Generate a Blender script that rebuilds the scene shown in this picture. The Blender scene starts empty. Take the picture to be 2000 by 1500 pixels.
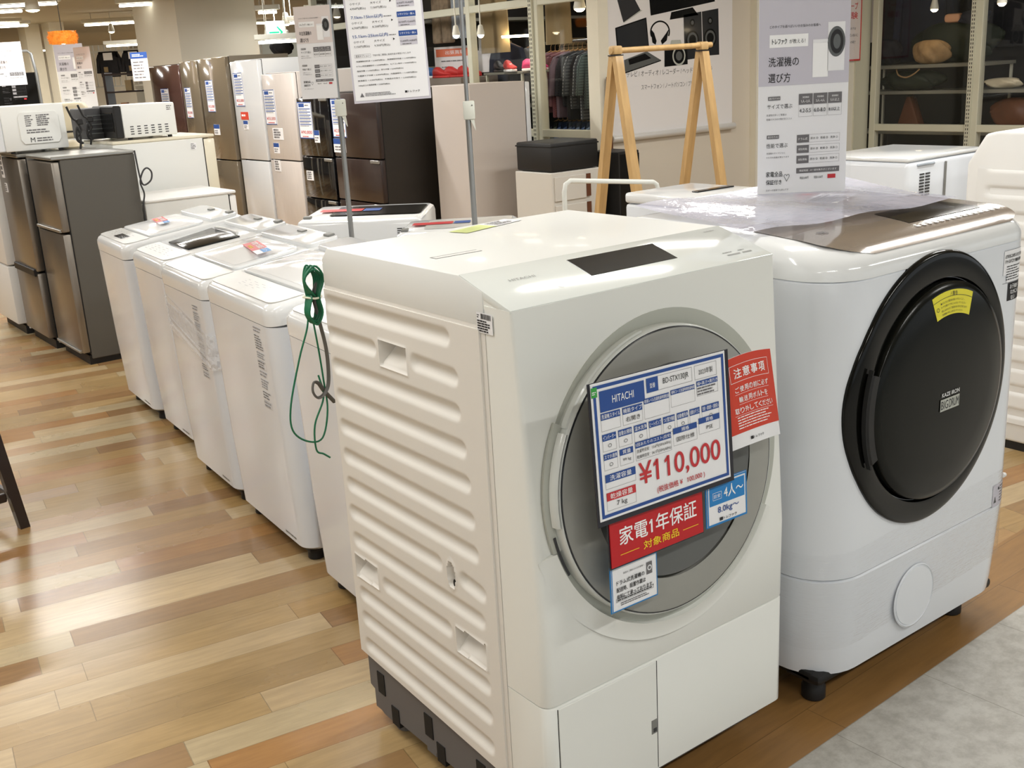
import bpy, bmesh, math, random
from mathutils import Vector, Matrix
random.seed(7)
C = bpy.context.scene
LINK = C.collection.objects.link
PI = math.pi
# ------------------------------------------------------------------ helpers
def lin(c):
    return tuple(((v/255)/12.92 if v/255 <= .04045 else ((v/255+.055)/1.055)**2.4) for v in c)
MAT = {}
def mat(name, rgb=(200,200,200), rough=.5, metal=0, spec=.5, coat=0, emit=None, es=0, trans=0, alpha=1, var=0, vscale=8, bump=0, bscale=60, ior=1.45, stretch=None):
    m = bpy.data.materials.new(name); m.use_nodes = True
    nt = m.node_tree; b = nt.nodes['Principled BSDF']
    col = lin(rgb)+(1,)
    b.inputs['Base Color'].default_value = col
    b.inputs['Roughness'].default_value = rough
    b.inputs['Metallic'].default_value = metal
    b.inputs['Specular IOR Level'].default_value = spec
    b.inputs['Coat Weight'].default_value = coat
    b.inputs['Coat Roughness'].default_value = .08
    b.inputs['Transmission Weight'].default_value = trans
    b.inputs['Alpha'].default_value = alpha
    b.inputs['IOR'].default_value = ior
    if emit:
        b.inputs['Emission Color'].default_value = lin(emit)+(1,)
        b.inputs['Emission Strength'].default_value = es
    tc = nt.nodes.new('ShaderNodeTexCoord')
    mp = nt.nodes.new('ShaderNodeMapping'); nt.links.new(tc.outputs['Object'], mp.inputs['Vector'])
    if stretch: mp.inputs['Scale'].default_value = stretch
    if var:
        n = nt.nodes.new('ShaderNodeTexNoise'); n.inputs['Scale'].default_value = vscale; n.inputs['Detail'].default_value = 5
        nt.links.new(mp.outputs['Vector'], n.inputs['Vector'])
        r = nt.nodes.new('ShaderNodeMapRange'); r.inputs['To Min'].default_value = 1-var; r.inputs['To Max'].default_value = 1+var
        r.inputs['From Min'].default_value = .3; r.inputs['From Max'].default_value = .7
        nt.links.new(n.outputs['Fac'], r.inputs['Value'])
        mx = nt.nodes.new('ShaderNodeVectorMath'); mx.operation = 'SCALE'; mx.inputs[0].default_value = col[:3]
        nt.links.new(r.outputs['Result'], mx.inputs['Scale']); nt.links.new(mx.outputs['Vector'], b.inputs['Base Color'])
    if bump:
        n2 = nt.nodes.new('ShaderNodeTexNoise'); n2.inputs['Scale'].default_value = bscale; n2.inputs['Detail'].default_value = 4
        nt.links.new(mp.outputs['Vector'], n2.inputs['Vector'])
        bp = nt.nodes.new('ShaderNodeBump'); bp.inputs['Strength'].default_value = bump; bp.inputs['Distance'].default_value = .01
        nt.links.new(n2.outputs['Fac'], bp.inputs['Height']); nt.links.new(bp.outputs['Normal'], b.inputs['Normal'])
    MAT[name] = m
    return m

def rt(bm, tmp, M=None, mi=0):
    for f in tmp.faces: f.material_index = mi
    if M is not None: tmp.transform(M)
    me = bpy.data.meshes.new('t'); tmp.to_mesh(me); tmp.free(); bm.from_mesh(me); bpy.data.meshes.remove(me)
def box(bm, x0, x1, y0, y1, z0, z1, bev=0, seg=2, mi=0, M=None):
    t = bmesh.new(); bmesh.ops.create_cube(t, size=1)
    for v in t.verts: v.co = ((x0+x1)/2+v.co.x*(x1-x0), (y0+y1)/2+v.co.y*(y1-y0), (z0+z1)/2+v.co.z*(z1-z0))
    if bev: bmesh.ops.bevel(t, geom=t.edges[:], offset=bev, segments=seg, affect='EDGES', profile=.5, clamp_overlap=True)
    bmesh.ops.recalc_face_normals(t, faces=t.faces[:])
    rt(bm, t, M, mi)
def extr(bm, pts, axis, a0, a1, bev=0, seg=2, mi=0, M=None):
    # polygon in the two other axes (in xyz order), extruded along axis
    t = bmesh.new()
    def mk(p, a): return {'x': (a, p[0], p[1]), 'y': (p[0], a, p[1]), 'z': (p[0], p[1], a)}[axis]
    va = [t.verts.new(mk(p, a0)) for p in pts]; vb = [t.verts.new(mk(p, a1)) for p in pts]
    n = len(pts)
    t.faces.new(va); t.faces.new(vb[::-1])
    for i in range(n): t.faces.new((va[i], va[(i+1) % n], vb[(i+1) % n], vb[i]))
    bmesh.ops.recalc_face_normals(t, faces=t.faces[:])
    if bev: bmesh.ops.bevel(t, geom=t.edges[:], offset=bev, segments=seg, affect='EDGES', profile=.5, clamp_overlap=True)
    rt(bm, t, M, mi)
def loft(bm, rings, cap0=True, cap1=True, mi=0, M=None, closed=True):
    t = bmesh.new(); vs = [[t.verts.new(p) for p in r] for r in rings]
    n = len(rings[0])
    for a, b in zip(vs, vs[1:]):
        for i in range(n if closed else n-1): t.faces.new((a[i], a[(i+1) % n], b[(i+1) % n], b[i]))
    if cap0: t.faces.new(vs[0][::-1])
    if cap1: t.faces.new(vs[-1])
    bmesh.ops.recalc_face_normals(t, faces=t.faces[:])
    rt(bm, t, M, mi)
def rrect(x0, x1, y0, y1, r=(.05,.05,.02,.02), n=6):
    # corners: (x0,y0),(x1,y0),(x1,y1),(x0,y1)
    if not isinstance(r, tuple): r = (r,)*4
    out = []
    for (cx, cy, a0), rr in zip(((x0, y0, PI), (x1, y0, 1.5*PI), (x1, y1, 0), (x0, y1, .5*PI)), r):
        sx = 1 if cx == x0 else -1; sy = 1 if cy == y0 else -1
        for k in range(n+1):
            a = a0+k/n*PI/2
            out.append((cx+sx*rr+rr*math.cos(a), cy+sy*rr+rr*math.sin(a)))
    return out
def smoothpath(pts, k=6):
    P = [Vector(p) for p in pts]; out = []
    for i in range(len(P)-1):
        p0 = P[max(i-1, 0)]; p1 = P[i]; p2 = P[i+1]; p3 = P[min(i+2, len(P)-1)]
        for j in range(k):
            t = j/k
            out.append(.5*((2*p1)+(-p0+p2)*t+(2*p0-5*p1+4*p2-p3)*t*t+(-p0+3*p1-3*p2+p3)*t**3))
    out.append(P[-1]); return out
def tube(bm, pts, r, n=8, k=0, mi=0, flat=1, M=None):
    P = smoothpath(pts, k) if k else [Vector(p) for p in pts]
    rs = r if isinstance(r, (list, tuple)) else None
    up = Vector((0, 0, 1)); rings = []; prev = None
    for i, p in enumerate(P):
        d = (P[min(i+1, len(P)-1)]-P[max(i-1, 0)]).normalized()
        if prev is None:
            u = d.orthogonal().normalized() if abs(d.z) > .9 else d.cross(up).normalized()
        else:
            u = (prev-d*prev.dot(d)).normalized()
        prev = u; w = d.cross(u)
        rr = rs[min(i*len(rs)//len(P), len(rs)-1)] if rs else r
        rings.append([p+(u*math.cos(a)+w*math.sin(a)*flat)*rr for a in (2*PI*j/n for j in range(n))])
    loft(bm, rings, mi=mi, M=M)
def lathe(bm, prof, M=None, n=64, mi=0, cap0=True, cap1=True, a0=0, a1=2*PI):
    # prof: (r, h) pairs; axis = local z
    full = abs(a1-a0-2*PI) < 1e-6
    m = n if full else n+1
    rings = [[(r*math.cos(a0+(a1-a0)*j/n), r*math.sin(a0+(a1-a0)*j/n), h) for j in range(m)] for r, h in prof]
    if full: loft(bm, rings, cap0, cap1, mi, M)
    else:
        t = bmesh.new(); vs = [[t.verts.new(p) for p in r] for r in rings]
        k = len(rings)
        for i in range(k):
            a, b = vs[i], vs[(i+1) % k]
            for j in range(m-1): t.faces.new((a[j], a[j+1], b[j+1], b[j]))
        t.faces.new([v[0] for v in vs]); t.faces.new([v[-1] for v in vs][::-1])
        bmesh.ops.recalc_face_normals(t, faces=t.faces[:]); rt(bm, t, M, mi)
def FACE(x, z, y, tilt=0, rz=0):     # local z axis -> world -y (towards the viewer), with a lean about x
    return Matrix.Translation((x, y, z)) @ Matrix.Rotation(rz, 4, 'Z') @ Matrix.Rotation(PI/2-tilt, 4, 'X')
def obj(name, bm, mats, parent=None, ang=35, smooth=True):
    me = bpy.data.meshes.new(name); bm.to_mesh(me); bm.free()
    for m in (mats if isinstance(mats, (list, tuple)) else [mats]): me.materials.append(MAT[m] if isinstance(m, str) else m)
    if smooth:
        me.polygons.foreach_set('use_smooth', [True]*len(me.polygons)); me.set_sharp_from_angle(angle=math.radians(ang))
    o = bpy.data.objects.new(name, me); LINK(o)
    if parent: o.parent = parent
    return o
def tag(o, label, cat, group=None):
    o['label'] = label; o['category'] = cat
    if group: o['group'] = group
    return o
def thing(name, label, cat, loc=(0,0,0), rz=0, group=None, rx=0):
    o = bpy.data.objects.new(name, None); LINK(o); o.location = loc; o.rotation_euler = (rx, 0, rz); o.empty_display_size = .1
    return tag(o, label, cat, group)
def struct(o):
    o['kind'] = 'structure'; return o
def B(): return bmesh.new()
# --- printing: text and rules laid on a plane (local x right, z up, facing -y)
_tc = {}
def glyphs(s, bold=0):
    key = (s, bold)
    if key not in _tc:
        c = bpy.data.curves.new('t', 'FONT'); c.body = s; c.resolution_u = 5 if len(s) < 13 and s.isascii() or '¥' in s else 2; c.offset = bold; c.size = 1
        o = bpy.data.objects.new('t', c); LINK(o); bpy.context.view_layer.update()
        me = bpy.data.meshes.new_from_object(o.evaluated_get(bpy.context.evaluated_depsgraph_get()))
        xs = [v.co.x for v in me.vertices]; ys = [v.co.y for v in me.vertices]
        V = [tuple(v.co) for v in me.vertices]; F = [tuple(p.vertices) for p in me.polygons]
        _tc[key] = (V, F, min(xs), max(xs), min(ys), max(ys))
        bpy.data.objects.remove(o); bpy.data.curves.remove(c)
        if '1' in s and s != '1':       # a clear upstroke on every figure one
            _, _, b0, b1, c0, c1 = glyphs('1', bold); st = min((b1-b0)*.9, .10)
            for i, ch in enumerate(s):
                if ch != '1': continue
                xr = glyphs(s[:i+1], bold)[3] if i+1 < len(s) else _tc[key][3]
                x = xr-st*.6; n = len(V)
                V += [(x, c1, 0), (x, c1-.115, 0), (x-.15, c1-.21, 0), (x-.15, c1-.115, 0)]; F.append((n, n+3, n+2, n+1))
    return _tc[key]
class Print:
    def __init__(s, mats, M=None): s.bm = B(); s.mats = mats; s.M = M
    def rect(s, u0, v0, u1, v1, m, l=1):
        t = s.bm; y = -.0004*l
        f = t.faces.new([t.verts.new(p) for p in ((u0, y, v0), (u1, y, v0), (u1, y, v1), (u0, y, v1))]); f.material_index = s.mats.index(m)
    def poly(s, pts, m, l=1):
        f = s.bm.faces.new([s.bm.verts.new((p[0], -.0004*l, p[1])) for p in pts]); f.material_index = s.mats.index(m)
    def frame(s, u0, v0, u1, v1, w, m, l=1):
        s.rect(u0, v0, u1, v0+w, m, l); s.rect(u0, v1-w, u1, v1, m, l); s.rect(u0, v0+w, u0+w, v1-w, m, l); s.rect(u1-w, v0+w, u1, v1-w, m, l)
    def disc(s, u, v, r, m, l=1, n=28, rv=None):
        s.poly([(u+r*math.cos(2*PI*i/n), v+(rv or r)*math.sin(2*PI*i/n)) for i in range(n)], m, l)
    def text(s, txt, u0, v0, u1, v1, m, l=2, bold=0, keep=True, align='c', sk=0):
        if bold:
            b_ = min((v1-v0), 9)*bold*.55
            for q, (dx, dy) in enumerate(((b_, 0), (-b_, 0), (0, b_*.8), (0, -b_*.8))): s.text(txt, u0+dx, v0+dy, u1+dx, v1+dy, m, l+.15*(q+1), 0, keep, align, sk)
        V, F, x0, x1, y0, y1 = glyphs(txt, 0)
        sx = (u1-u0)/max(x1-x0, 1e-6); sy = (v1-v0)/max(y1-y0, 1e-6)
        if txt in '-ー―': sy = sx
        if keep: sx = min(sx, sy*1.25); 
        w = (x1-x0)*sx; ox = u0 if align == 'l' else (u0+u1-w)/2
        vs = [s.bm.verts.new((ox+(p[0]-x0)*sx, -.0004*l, v0+(p[1]-y0)*sy+sk*((p[0]-x0)*sx))) for p in V]
        k = s.mats.index(m)
        for f in F:
            try: s.bm.faces.new([vs[i] for i in f]).material_index = k
            except ValueError: pass
    def fine(s, u0, v0, u1, v1, rows, m, l=2, fill=.5, gap=.25, full=.9):
        h = (v1-v0)/rows
        for r in range(rows):
            v = v1-(r+1)*h+h*(1-fill)/2; u = u0; e = u0+(u1-u0)*random.uniform(full-.3, full)
            while u < e:
                w = h*random.uniform(.5, 2.6); w = min(w, e-u)
                if w > h*.15: s.rect(u, v, u+w, v+h*fill, m, l)
                u += w+h*gap
    def done(s, name, parent):
        bmesh.ops.recalc_face_normals(s.bm, faces=s.bm.faces[:])
        for f in s.bm.faces:
            if f.normal.y > 0: f.normal_flip()
        if s.M is not None: s.bm.transform(s.M)
        return obj(name, s.bm, s.mats, parent, smooth=False)
def card_body(w, h, t=.0012, curl=0, n=1, x0=None, z0=None, M=None):
    bm = B(); x0 = -w/2 if x0 is None else x0; z0 = 0 if z0 is None else z0
    box(bm, x0, x0+w, 0, t, z0, z0+h, M=M)
    return bm

# ------------------------------------------------------------------ materials
def film(name, rough, ior, base, rgb, bump=0, bscale=40, stretch=None):
    m = bpy.data.materials.new(name); m.use_nodes = True; nt = m.node_tree; N = nt.nodes.new; L = nt.links.new
    nt.nodes.remove(nt.nodes['Principled BSDF']); out = nt.nodes['Material Output']
    tr = N('ShaderNodeBsdfTransparent'); tr.inputs[0].default_value = (.99,.99,.99,1)
    gl = N('ShaderNodeBsdfGlossy'); gl.inputs['Color'].default_value = lin(rgb)+(1,); gl.inputs['Roughness'].default_value = rough
    lw = N('ShaderNodeLayerWeight'); lw.inputs['Blend'].default_value = .5
    pw = N('ShaderNodeMath'); pw.operation = 'POWER'; L(lw.outputs['Facing'], pw.inputs[0]); pw.inputs[1].default_value = 4.5
    ad = N('ShaderNodeMath'); ad.operation = 'MULTIPLY_ADD'; L(pw.outputs[0], ad.inputs[0]); ad.inputs[1].default_value = ior-1+.35; ad.inputs[2].default_value = base; fr = lw
    mx = N('ShaderNodeMixShader'); L(ad.outputs[0], mx.inputs[0]); L(tr.outputs[0], mx.inputs[1]); L(gl.outputs[0], mx.inputs[2]); L(mx.outputs[0], out.inputs[0])
    if bump:
        tc = N('ShaderNodeTexCoord'); mp = N('ShaderNodeMapping'); L(tc.outputs['Object'], mp.inputs[0])
        if stretch: mp.inputs['Scale'].default_value = stretch
        n = N('ShaderNodeTexNoise'); n.inputs['Scale'].default_value = bscale; n.inputs['Detail'].default_value = 3; L(mp.outputs[0], n.inputs['Vector'])
        b = N('ShaderNodeBump'); b.inputs['Strength'].default_value = bump; b.inputs['Distance'].default_value = .01; L(n.outputs['Fac'], b.inputs['Height'])
        L(b.outputs[0], gl.inputs['Normal']); L(b.outputs[0], fr.inputs['Normal'])
    MAT[name] = m
mat('white_steel', (229,230,227), .38, spec=.4, coat=.15)
mat('white_plastic', (230,229,226), .42, spec=.4)
mat('white_panel_side', (226,222,215), .5, spec=.35, bump=.03, bscale=400)
mat('white_front', (233,234,229), .36, spec=.45)
mat('white_glass_top', (228,232,229), .13, spec=.5, coat=.6)
mat('cool_white', (226,230,236), .22, spec=.5, coat=.5)
mat('gloss_white', (233,235,236), .14, spec=.45, coat=.3)
mat('grey_base', (103,101,101), .6)
mat('pit_dark', (22,22,22), .7)
mat('bezel_grey', (180,182,173), .4, metal=.0, spec=.5)
mat('door_grey', (152,152,146), .3, spec=.4, coat=.25, bump=.02, bscale=500)
mat('smoke_dark', (44,45,48), .18, spec=.5, coat=.3)
mat('smoke_mid', (92,94,93), .25, spec=.5, coat=.3)
mat('door_rim', (205,208,204), .3, coat=.2)
mat('display_black', (22,22,22), .14, spec=.4)
mat('gloss_black', (15,15,13), .12, spec=.35)
mat('door_black', (20,21,18), .2, spec=.22, var=.25, vscale=3)
mat('bronze_panel', (150,138,128), .16, metal=.35, coat=.8)
mat('yellow_label', (226,216,60), .5)
mat('label_ink', (60,60,62), .6)
mat('ink_black', (35,34,36), .6)
mat('ink_grey', (110,108,110), .6)
mat('paper', (236,236,238), .45, spec=.3)
mat('paper_lilac', (201,198,208), .45, spec=.3)
mat('paper_beige', (225,215,212), .5, spec=.3)
mat('blue_print', (42,78,148), .45)
mat('blue_light', (36,128,196), .45)
mat('red_print', (196,52,58), .45)
mat('red_card', (190,26,34), .4)
mat('orange_red', (206,66,46), .55)
mat('yellow_print', (250,222,50), .5)
mat('white_print', (248,248,248), .5)
mat('green_print', (60,160,70), .5)
mat('sleeve_dark', (38,38,46), .25, spec=.5)
film('clear_plastic', .05, 1.3, .02, (250,250,255))
film('wrap_film', .08, 1.16, .03, (245,246,250), .5, 30, (1,1,9))
mat('lilac_film', (205,205,222), .07, alpha=.6, spec=.6, bump=.3, bscale=20)
mat('black_plastic', (26,25,25), .5)
mat('mid_grey_plastic', (128,128,124), .5)
mat('panel_grey', (198,197,193), .3, coat=.3, var=.03, vscale=30)
mat('green_wire', (26,108,74), .4)
mat('cord_grey', (98,96,92), .5)
mat('tie_white', (228,226,205), .5)
mat('fridge_side_grey', (92,89,83), .45, bump=.05, bscale=350)
mat('steel_door', (150,143,134), .3, metal=.8, var=.05, vscale=4, stretch=(40,40,.4))
mat('steel_edge', (170,170,166), .3, metal=.75)
mat('olive_glass', (128,116,98), .1, metal=.2, coat=.9)
mat('olive_side', (132,122,106), .4)
mat('maroon_glass', (82,58,52), .08, coat=.9)
mat('whitewood', (206,198,192), .25, coat=.4, var=.05, vscale=6, stretch=(25,25,1))
mat('pearl_white', (218,220,222), .12, coat=.7)
mat('black_glass', (20,20,22), .06, coat=.7)
mat('dark_brown_door', (44,30,27), .3, coat=.3, var=.12, vscale=5, stretch=(1,30,1))
mat('dark_brown_side', (40,35,30), .5, bump=.03, bscale=300)
mat('teal_side', (84,98,100), .4)
mat('beige_side', (196,187,180), .5, bump=.02, bscale=300)
mat('cream_door', (226,219,198), .35, coat=.3)
mat('ink_soft', (150,150,154), .6)
mat('lid_white', (236,237,238), .1, spec=.4)
mat('cream_wall', (226,220,202), .7, var=.015)
mat('pillar_paint', (216,211,197), .75, var=.015, vscale=2)
mat('wallpaper', (208,199,184), .75, bump=.08, bscale=180)
mat('frame_paint', (201,199,180), .45)
mat('ceiling_paint', (186,180,162), .9)
mat('banner_paper', (226,223,222), .55, spec=.3)
mat('roll_bar', (222,221,218), .3, metal=.3)
mat('wood_rack', (188,154,104), .45, var=.12, vscale=4, stretch=(8,8,.8), coat=.1)
mat('pole_metal', (158,160,160), .3, metal=.7)
mat('clip_white', (214,216,206), .45)
mat('rail_white', (228,230,224), .35)
mat('feather_orange', (222,136,48), .7, emit=(240,140,40), es=.35, var=.3, vscale=30)
mat('tube_light', (255,255,250), .5, emit=(255,252,240), es=7)
mat('lamp_warm', (255,240,210), .5, emit=(255,232,190), es=30)
mat('exit_face', (240,255,250), .5, emit=(225,255,246), es=.9)
mat('exit_green', (20,200,140), .5, emit=(10,205,140), es=1.0)
mat('fixture_white', (214,212,200), .5)
mat('cork', (150,108,76), .8)
mat('dark_wood', (38,26,22), .4, coat=.2)
mat('black_cloth', (30,30,34), .9, var=.2, vscale=10)
mat('navy_cloth', (38,42,58), .9, var=.15)
mat('khaki_cloth', (138,120,88), .9, var=.12, vscale=5)
mat('camo_cloth', (150,132,110), .9, var=.35, vscale=16)
mat('paleblue_cloth', (164,172,182), .9, var=.25, vscale=9)
mat('tan_bag', (158,128,88), .7, var=.25, vscale=12, bump=.8, bscale=18)
mat('green_jacket', (30,38,26), .7, var=.3, vscale=8)
mat('brown_leather', (96,56,34), .5)
mat('shop_dark', (40,38,36), .8, var=.25, vscale=2)
mat('shelf_board', (126,124,112), .6)
mat('shelf_grey', (140,128,118), .6)
mat('shoe_red', (206,52,50), .5)
mat('shoe_pink', (220,60,120), .5)
mat('shoe_blue', (60,110,170), .5)
mat('shoe_purple', (80,50,130), .5)
mat('skin', (196,150,120), .6)
mat('hanger_wood', (204,160,110), .5)
mat('box_white', (204,200,192), .6)
film('glass_pane', .02, 1.25, .02, (235,240,240))
mat('beige_plastic', (216,204,176), .5)
mat('poster_red', (204,64,60), .5)
mat('orange_print', (224,112,70), .5)

def nodes_floor(name, yaw, W, Lm, pal, rough=.25):
    m = bpy.data.materials.new(name); m.use_nodes = True; nt = m.node_tree; b = nt.nodes['Principled BSDF']
    N = nt.nodes.new; L = nt.links.new
    tc = N('ShaderNodeTexCoord'); mp = N('ShaderNodeMapping'); L(tc.outputs['Object'], mp.inputs['Vector']); mp.inputs['Rotation'].default_value = (0, 0, yaw)
    sp = N('ShaderNodeSeparateXYZ'); L(mp.outputs['Vector'], sp.inputs[0])
    def mth(op, a, bb=None, c=None):
        n = N('ShaderNodeMath'); n.operation = op
        for i, v in enumerate((a, bb, c)):
            if v is None: continue
            if isinstance(v, (int, float)): n.inputs[i].default_value = v
            else: L(v, n.inputs[i])
        return n.outputs[0]
    v = mth('DIVIDE', sp.outputs['Y'], W); row = mth('FLOOR', v); fv = mth('FRACT', v)
    wn = N('ShaderNodeTexWhiteNoise'); wn.noise_dimensions = '1D'; L(row, wn.inputs['W'])
    ln = mth('MULTIPLY_ADD', wn.outputs['Value'], Lm*.7, Lm*.65)
    off = mth('MULTIPLY', wn.outputs['Value'], 37.3)
    u = mth('ADD', mth('DIVIDE', sp.outputs['X'], ln), off)
    # second level: jitter the joint by cell
    cell = mth('FLOOR', u); fu = mth('FRACT', u)
    cb = N('ShaderNodeCombineXYZ'); L(row, cb.inputs[0]); L(cell, cb.inputs[1])
    wc = N('ShaderNodeTexWhiteNoise'); wc.noise_dimensions = '2D'; L(cb.outputs[0], wc.inputs['Vector'])
    cr = N('ShaderNodeValToRGB'); L(wc.outputs['Value'], cr.inputs['Fac']); cr.color_ramp.interpolation = 'CONSTANT'
    e = cr.color_ramp.elements; e[0].position = 0; e[0].color = lin(pal[0])+(1,); e[1].position = 1/len(pal); e[1].color = lin(pal[1])+(1,)
    for i in range(2, len(pal)):
        q = e.new(i/len(pal)); q.color = lin(pal[i])+(1,)
    gm = N('ShaderNodeMapping'); L(mp.outputs['Vector'], gm.inputs['Vector']); gm.inputs['Scale'].default_value = (2.5, 22, 1)
    gn = N('ShaderNodeTexNoise'); gn.inputs['Scale'].default_value = 3; gn.inputs['Detail'].default_value = 7; gn.inputs['Roughness'].default_value = .6
    ad = N('ShaderNodeVectorMath'); ad.operation = 'ADD'; L(gm.outputs[0], ad.inputs[0]); L(wc.outputs['Color'], ad.inputs[1]); L(ad.outputs[0], gn.inputs['Vector'])
    g1 = N('ShaderNodeMapRange'); L(gn.outputs['Fac'], g1.inputs['Value']); g1.inputs['From Min'].default_value = .3; g1.inputs['From Max'].default_value = .7; g1.inputs['To Min'].default_value = .86; g1.inputs['To Max'].default_value = 1.1
    dn = N('ShaderNodeTexNoise'); dn.inputs['Scale'].default_value = 2.2; dn.inputs['Detail'].default_value = 5; L(tc.outputs['Object'], dn.inputs['Vector'])
    d1 = N('ShaderNodeMapRange'); L(dn.outputs['Fac'], d1.inputs['Value']); d1.inputs['From Min'].default_value = .35; d1.inputs['From Max'].default_value = .65; d1.inputs['To Min'].default_value = .88; d1.inputs['To Max'].default_value = 1.06
    sn = N('ShaderNodeTexNoise'); sn.inputs['Scale'].default_value = 5.5; sn.inputs['Detail'].default_value = 8; L(tc.outputs['Object'], sn.inputs['Vector'])
    s1 = N('ShaderNodeMapRange'); L(sn.outputs['Fac'], s1.inputs['Value']); s1.inputs['From Min'].default_value = .70; s1.inputs['From Max'].default_value = .76; s1.inputs['To Min'].default_value = 1; s1.inputs['To Max'].default_value = .62
    # joints
    e1 = mth('LESS_THAN', fv, .016); e2 = mth('LESS_THAN', mth('MULTIPLY', fu, ln), .0022)
    jt = mth('MULTIPLY_ADD', mth('MAXIMUM', e1, e2), -.38, 1)
    tot = mth('MULTIPLY', mth('MULTIPLY', g1.outputs[0], d1.outputs[0]), mth('MULTIPLY', s1.outputs[0], jt))
    sc = N('ShaderNodeVectorMath'); sc.operation = 'SCALE'; L(cr.outputs['Color'], sc.inputs[0]); L(tot, sc.inputs['Scale'])
    L(sc.outputs[0], b.inputs['Base Color'])
    r1 = N('ShaderNodeMapRange'); L(dn.outputs['Fac'], r1.inputs['Value']); r1.inputs['To Min'].default_value = rough-.07; r1.inputs['To Max'].default_value = rough+.08
    rr = mth('MULTIPLY_ADD', wc.outputs['Value'], .10, r1.outputs[0]); L(rr, b.inputs['Roughness'])
    b.inputs['Specular IOR Level'].default_value = .5
    bu = N('ShaderNodeBump'); bu.inputs['Strength'].default_value = .25; bu.inputs['Distance'].default_value = .002
    hh = mth('ADD', mth('MULTIPLY', gn.outputs['Fac'], .25), jt); L(hh, bu.inputs['Height']); L(bu.outputs[0], b.inputs['Normal'])
    MAT[name] = m
PAL = [(168,136,88),(176,148,104),(164,122,76),(186,162,124),(146,112,74),(168,140,96),(184,165,130),(162,134,90),(168,132,86),(154,121,80)]
nodes_floor('plank_floor', math.radians(8), .100, .75, PAL, .20)
nodes_floor('border_planks', math.radians(-1.9), .112, 1.1, [(150,112,66),(150,130,94),(158,122,76),(146,108,62)], .3)
def tile_mat():
    m = bpy.data.materials.new('vinyl_tile'); m.use_nodes = True; nt = m.node_tree; b = nt.nodes['Principled BSDF']; N = nt.nodes.new; L = nt.links.new
    tc = N('ShaderNodeTexCoord'); mp = N('ShaderNodeMapping'); L(tc.outputs['Object'], mp.inputs[0]); mp.inputs['Location'].default_value = (.305, .0985, 0)
    mp.inputs['Rotation'].default_value = (0, 0, math.radians(-1.89))
    br = N('ShaderNodeTexBrick'); L(mp.outputs[0], br.inputs['Vector']); br.offset = 0; br.inputs['Scale'].default_value = 1
    br.inputs['Brick Width'].default_value = .34; br.inputs['Row Height'].default_value = .34; br.inputs['Mortar Size'].default_value = .0012; br.inputs['Mortar Smooth'].default_value = .1
    br.inputs['Color1'].default_value = (1,1,1,1); br.inputs['Color2'].default_value = (.93,.93,.93,1); br.inputs['Mortar'].default_value = (.62,.6,.57,1)
    n1 = N('ShaderNodeTexNoise'); n1.inputs['Scale'].default_value = 22; n1.inputs['Detail'].default_value = 9; n1.inputs['Roughness'].default_value = .7; L(tc.outputs['Object'], n1.inputs['Vector'])
    cr = N('ShaderNodeValToRGB'); L(n1.outputs['Fac'], cr.inputs[0]); cr.color_ramp.elements[0].position = .38; cr.color_ramp.elements[0].color = lin((172,168,160))+(1,)
    cr.color_ramp.elements[1].position = .6; cr.color_ramp.elements[1].color = lin((198,195,188))+(1,)
    mx = N('ShaderNodeMix'); mx.data_type = 'RGBA'; mx.blend_type = 'MULTIPLY'; mx.inputs['Factor'].default_value = 1; L(cr.outputs[0], mx.inputs['A']); L(br.outputs['Color'], mx.inputs['B'])
    L(mx.outputs['Result'], b.inputs['Base Color'])
    n2 = N('ShaderNodeTexNoise'); n2.inputs['Scale'].default_value = 60; L(tc.outputs['Object'], n2.inputs['Vector'])
    bu = N('ShaderNodeBump'); bu.inputs['Strength'].default_value = .15; bu.inputs['Distance'].default_value = .002; L(n2.outputs['Fac'], bu.inputs['Height']); L(bu.outputs[0], b.inputs['Normal'])
    b.inputs['Roughness'].default_value = .32; MAT['vinyl_tile'] = m
tile_mat()
def plaid(name, a, b_, c, s=22):
    m = bpy.data.materials.new(name); m.use_nodes = True; nt = m.node_tree; bs = nt.nodes['Principled BSDF']; N = nt.nodes.new; L = nt.links.new
    tc = N('ShaderNodeTexCoord'); out = []
    for d in ('Y', 'Z'):
        w = N('ShaderNodeTexWave'); w.bands_direction = d; w.inputs['Scale'].default_value = s/2; L(tc.outputs['Object'], w.inputs['Vector']); out.append(w.outputs['Fac'])
    m1 = N('ShaderNodeMix'); m1.data_type = 'RGBA'; L(out[0], m1.inputs['Factor']); m1.inputs['A'].default_value = lin(a)+(1,); m1.inputs['B'].default_value = lin(b_)+(1,)
    m2 = N('ShaderNodeMix'); m2.data_type = 'RGBA'; L(out[1], m2.inputs['Factor']); L(m1.outputs['Result'], m2.inputs['A']); m2.inputs['B'].default_value = lin(c)+(1,)
    L(m2.outputs['Result'], bs.inputs['Base Color']); bs.inputs['Roughness'].default_value = .9; MAT[name] = m
plaid('plaid_grey', (180,184,186), (34,38,44), (60,66,72)); plaid('plaid_red', (150,90,92), (84,44,50), (120,70,74), 30); plaid('plaid_green', (120,140,136), (34,48,48), (70,80,80), 26); plaid('plaid_dark', (70,70,76), (28,28,34), (44,44,50), 26)
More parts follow.
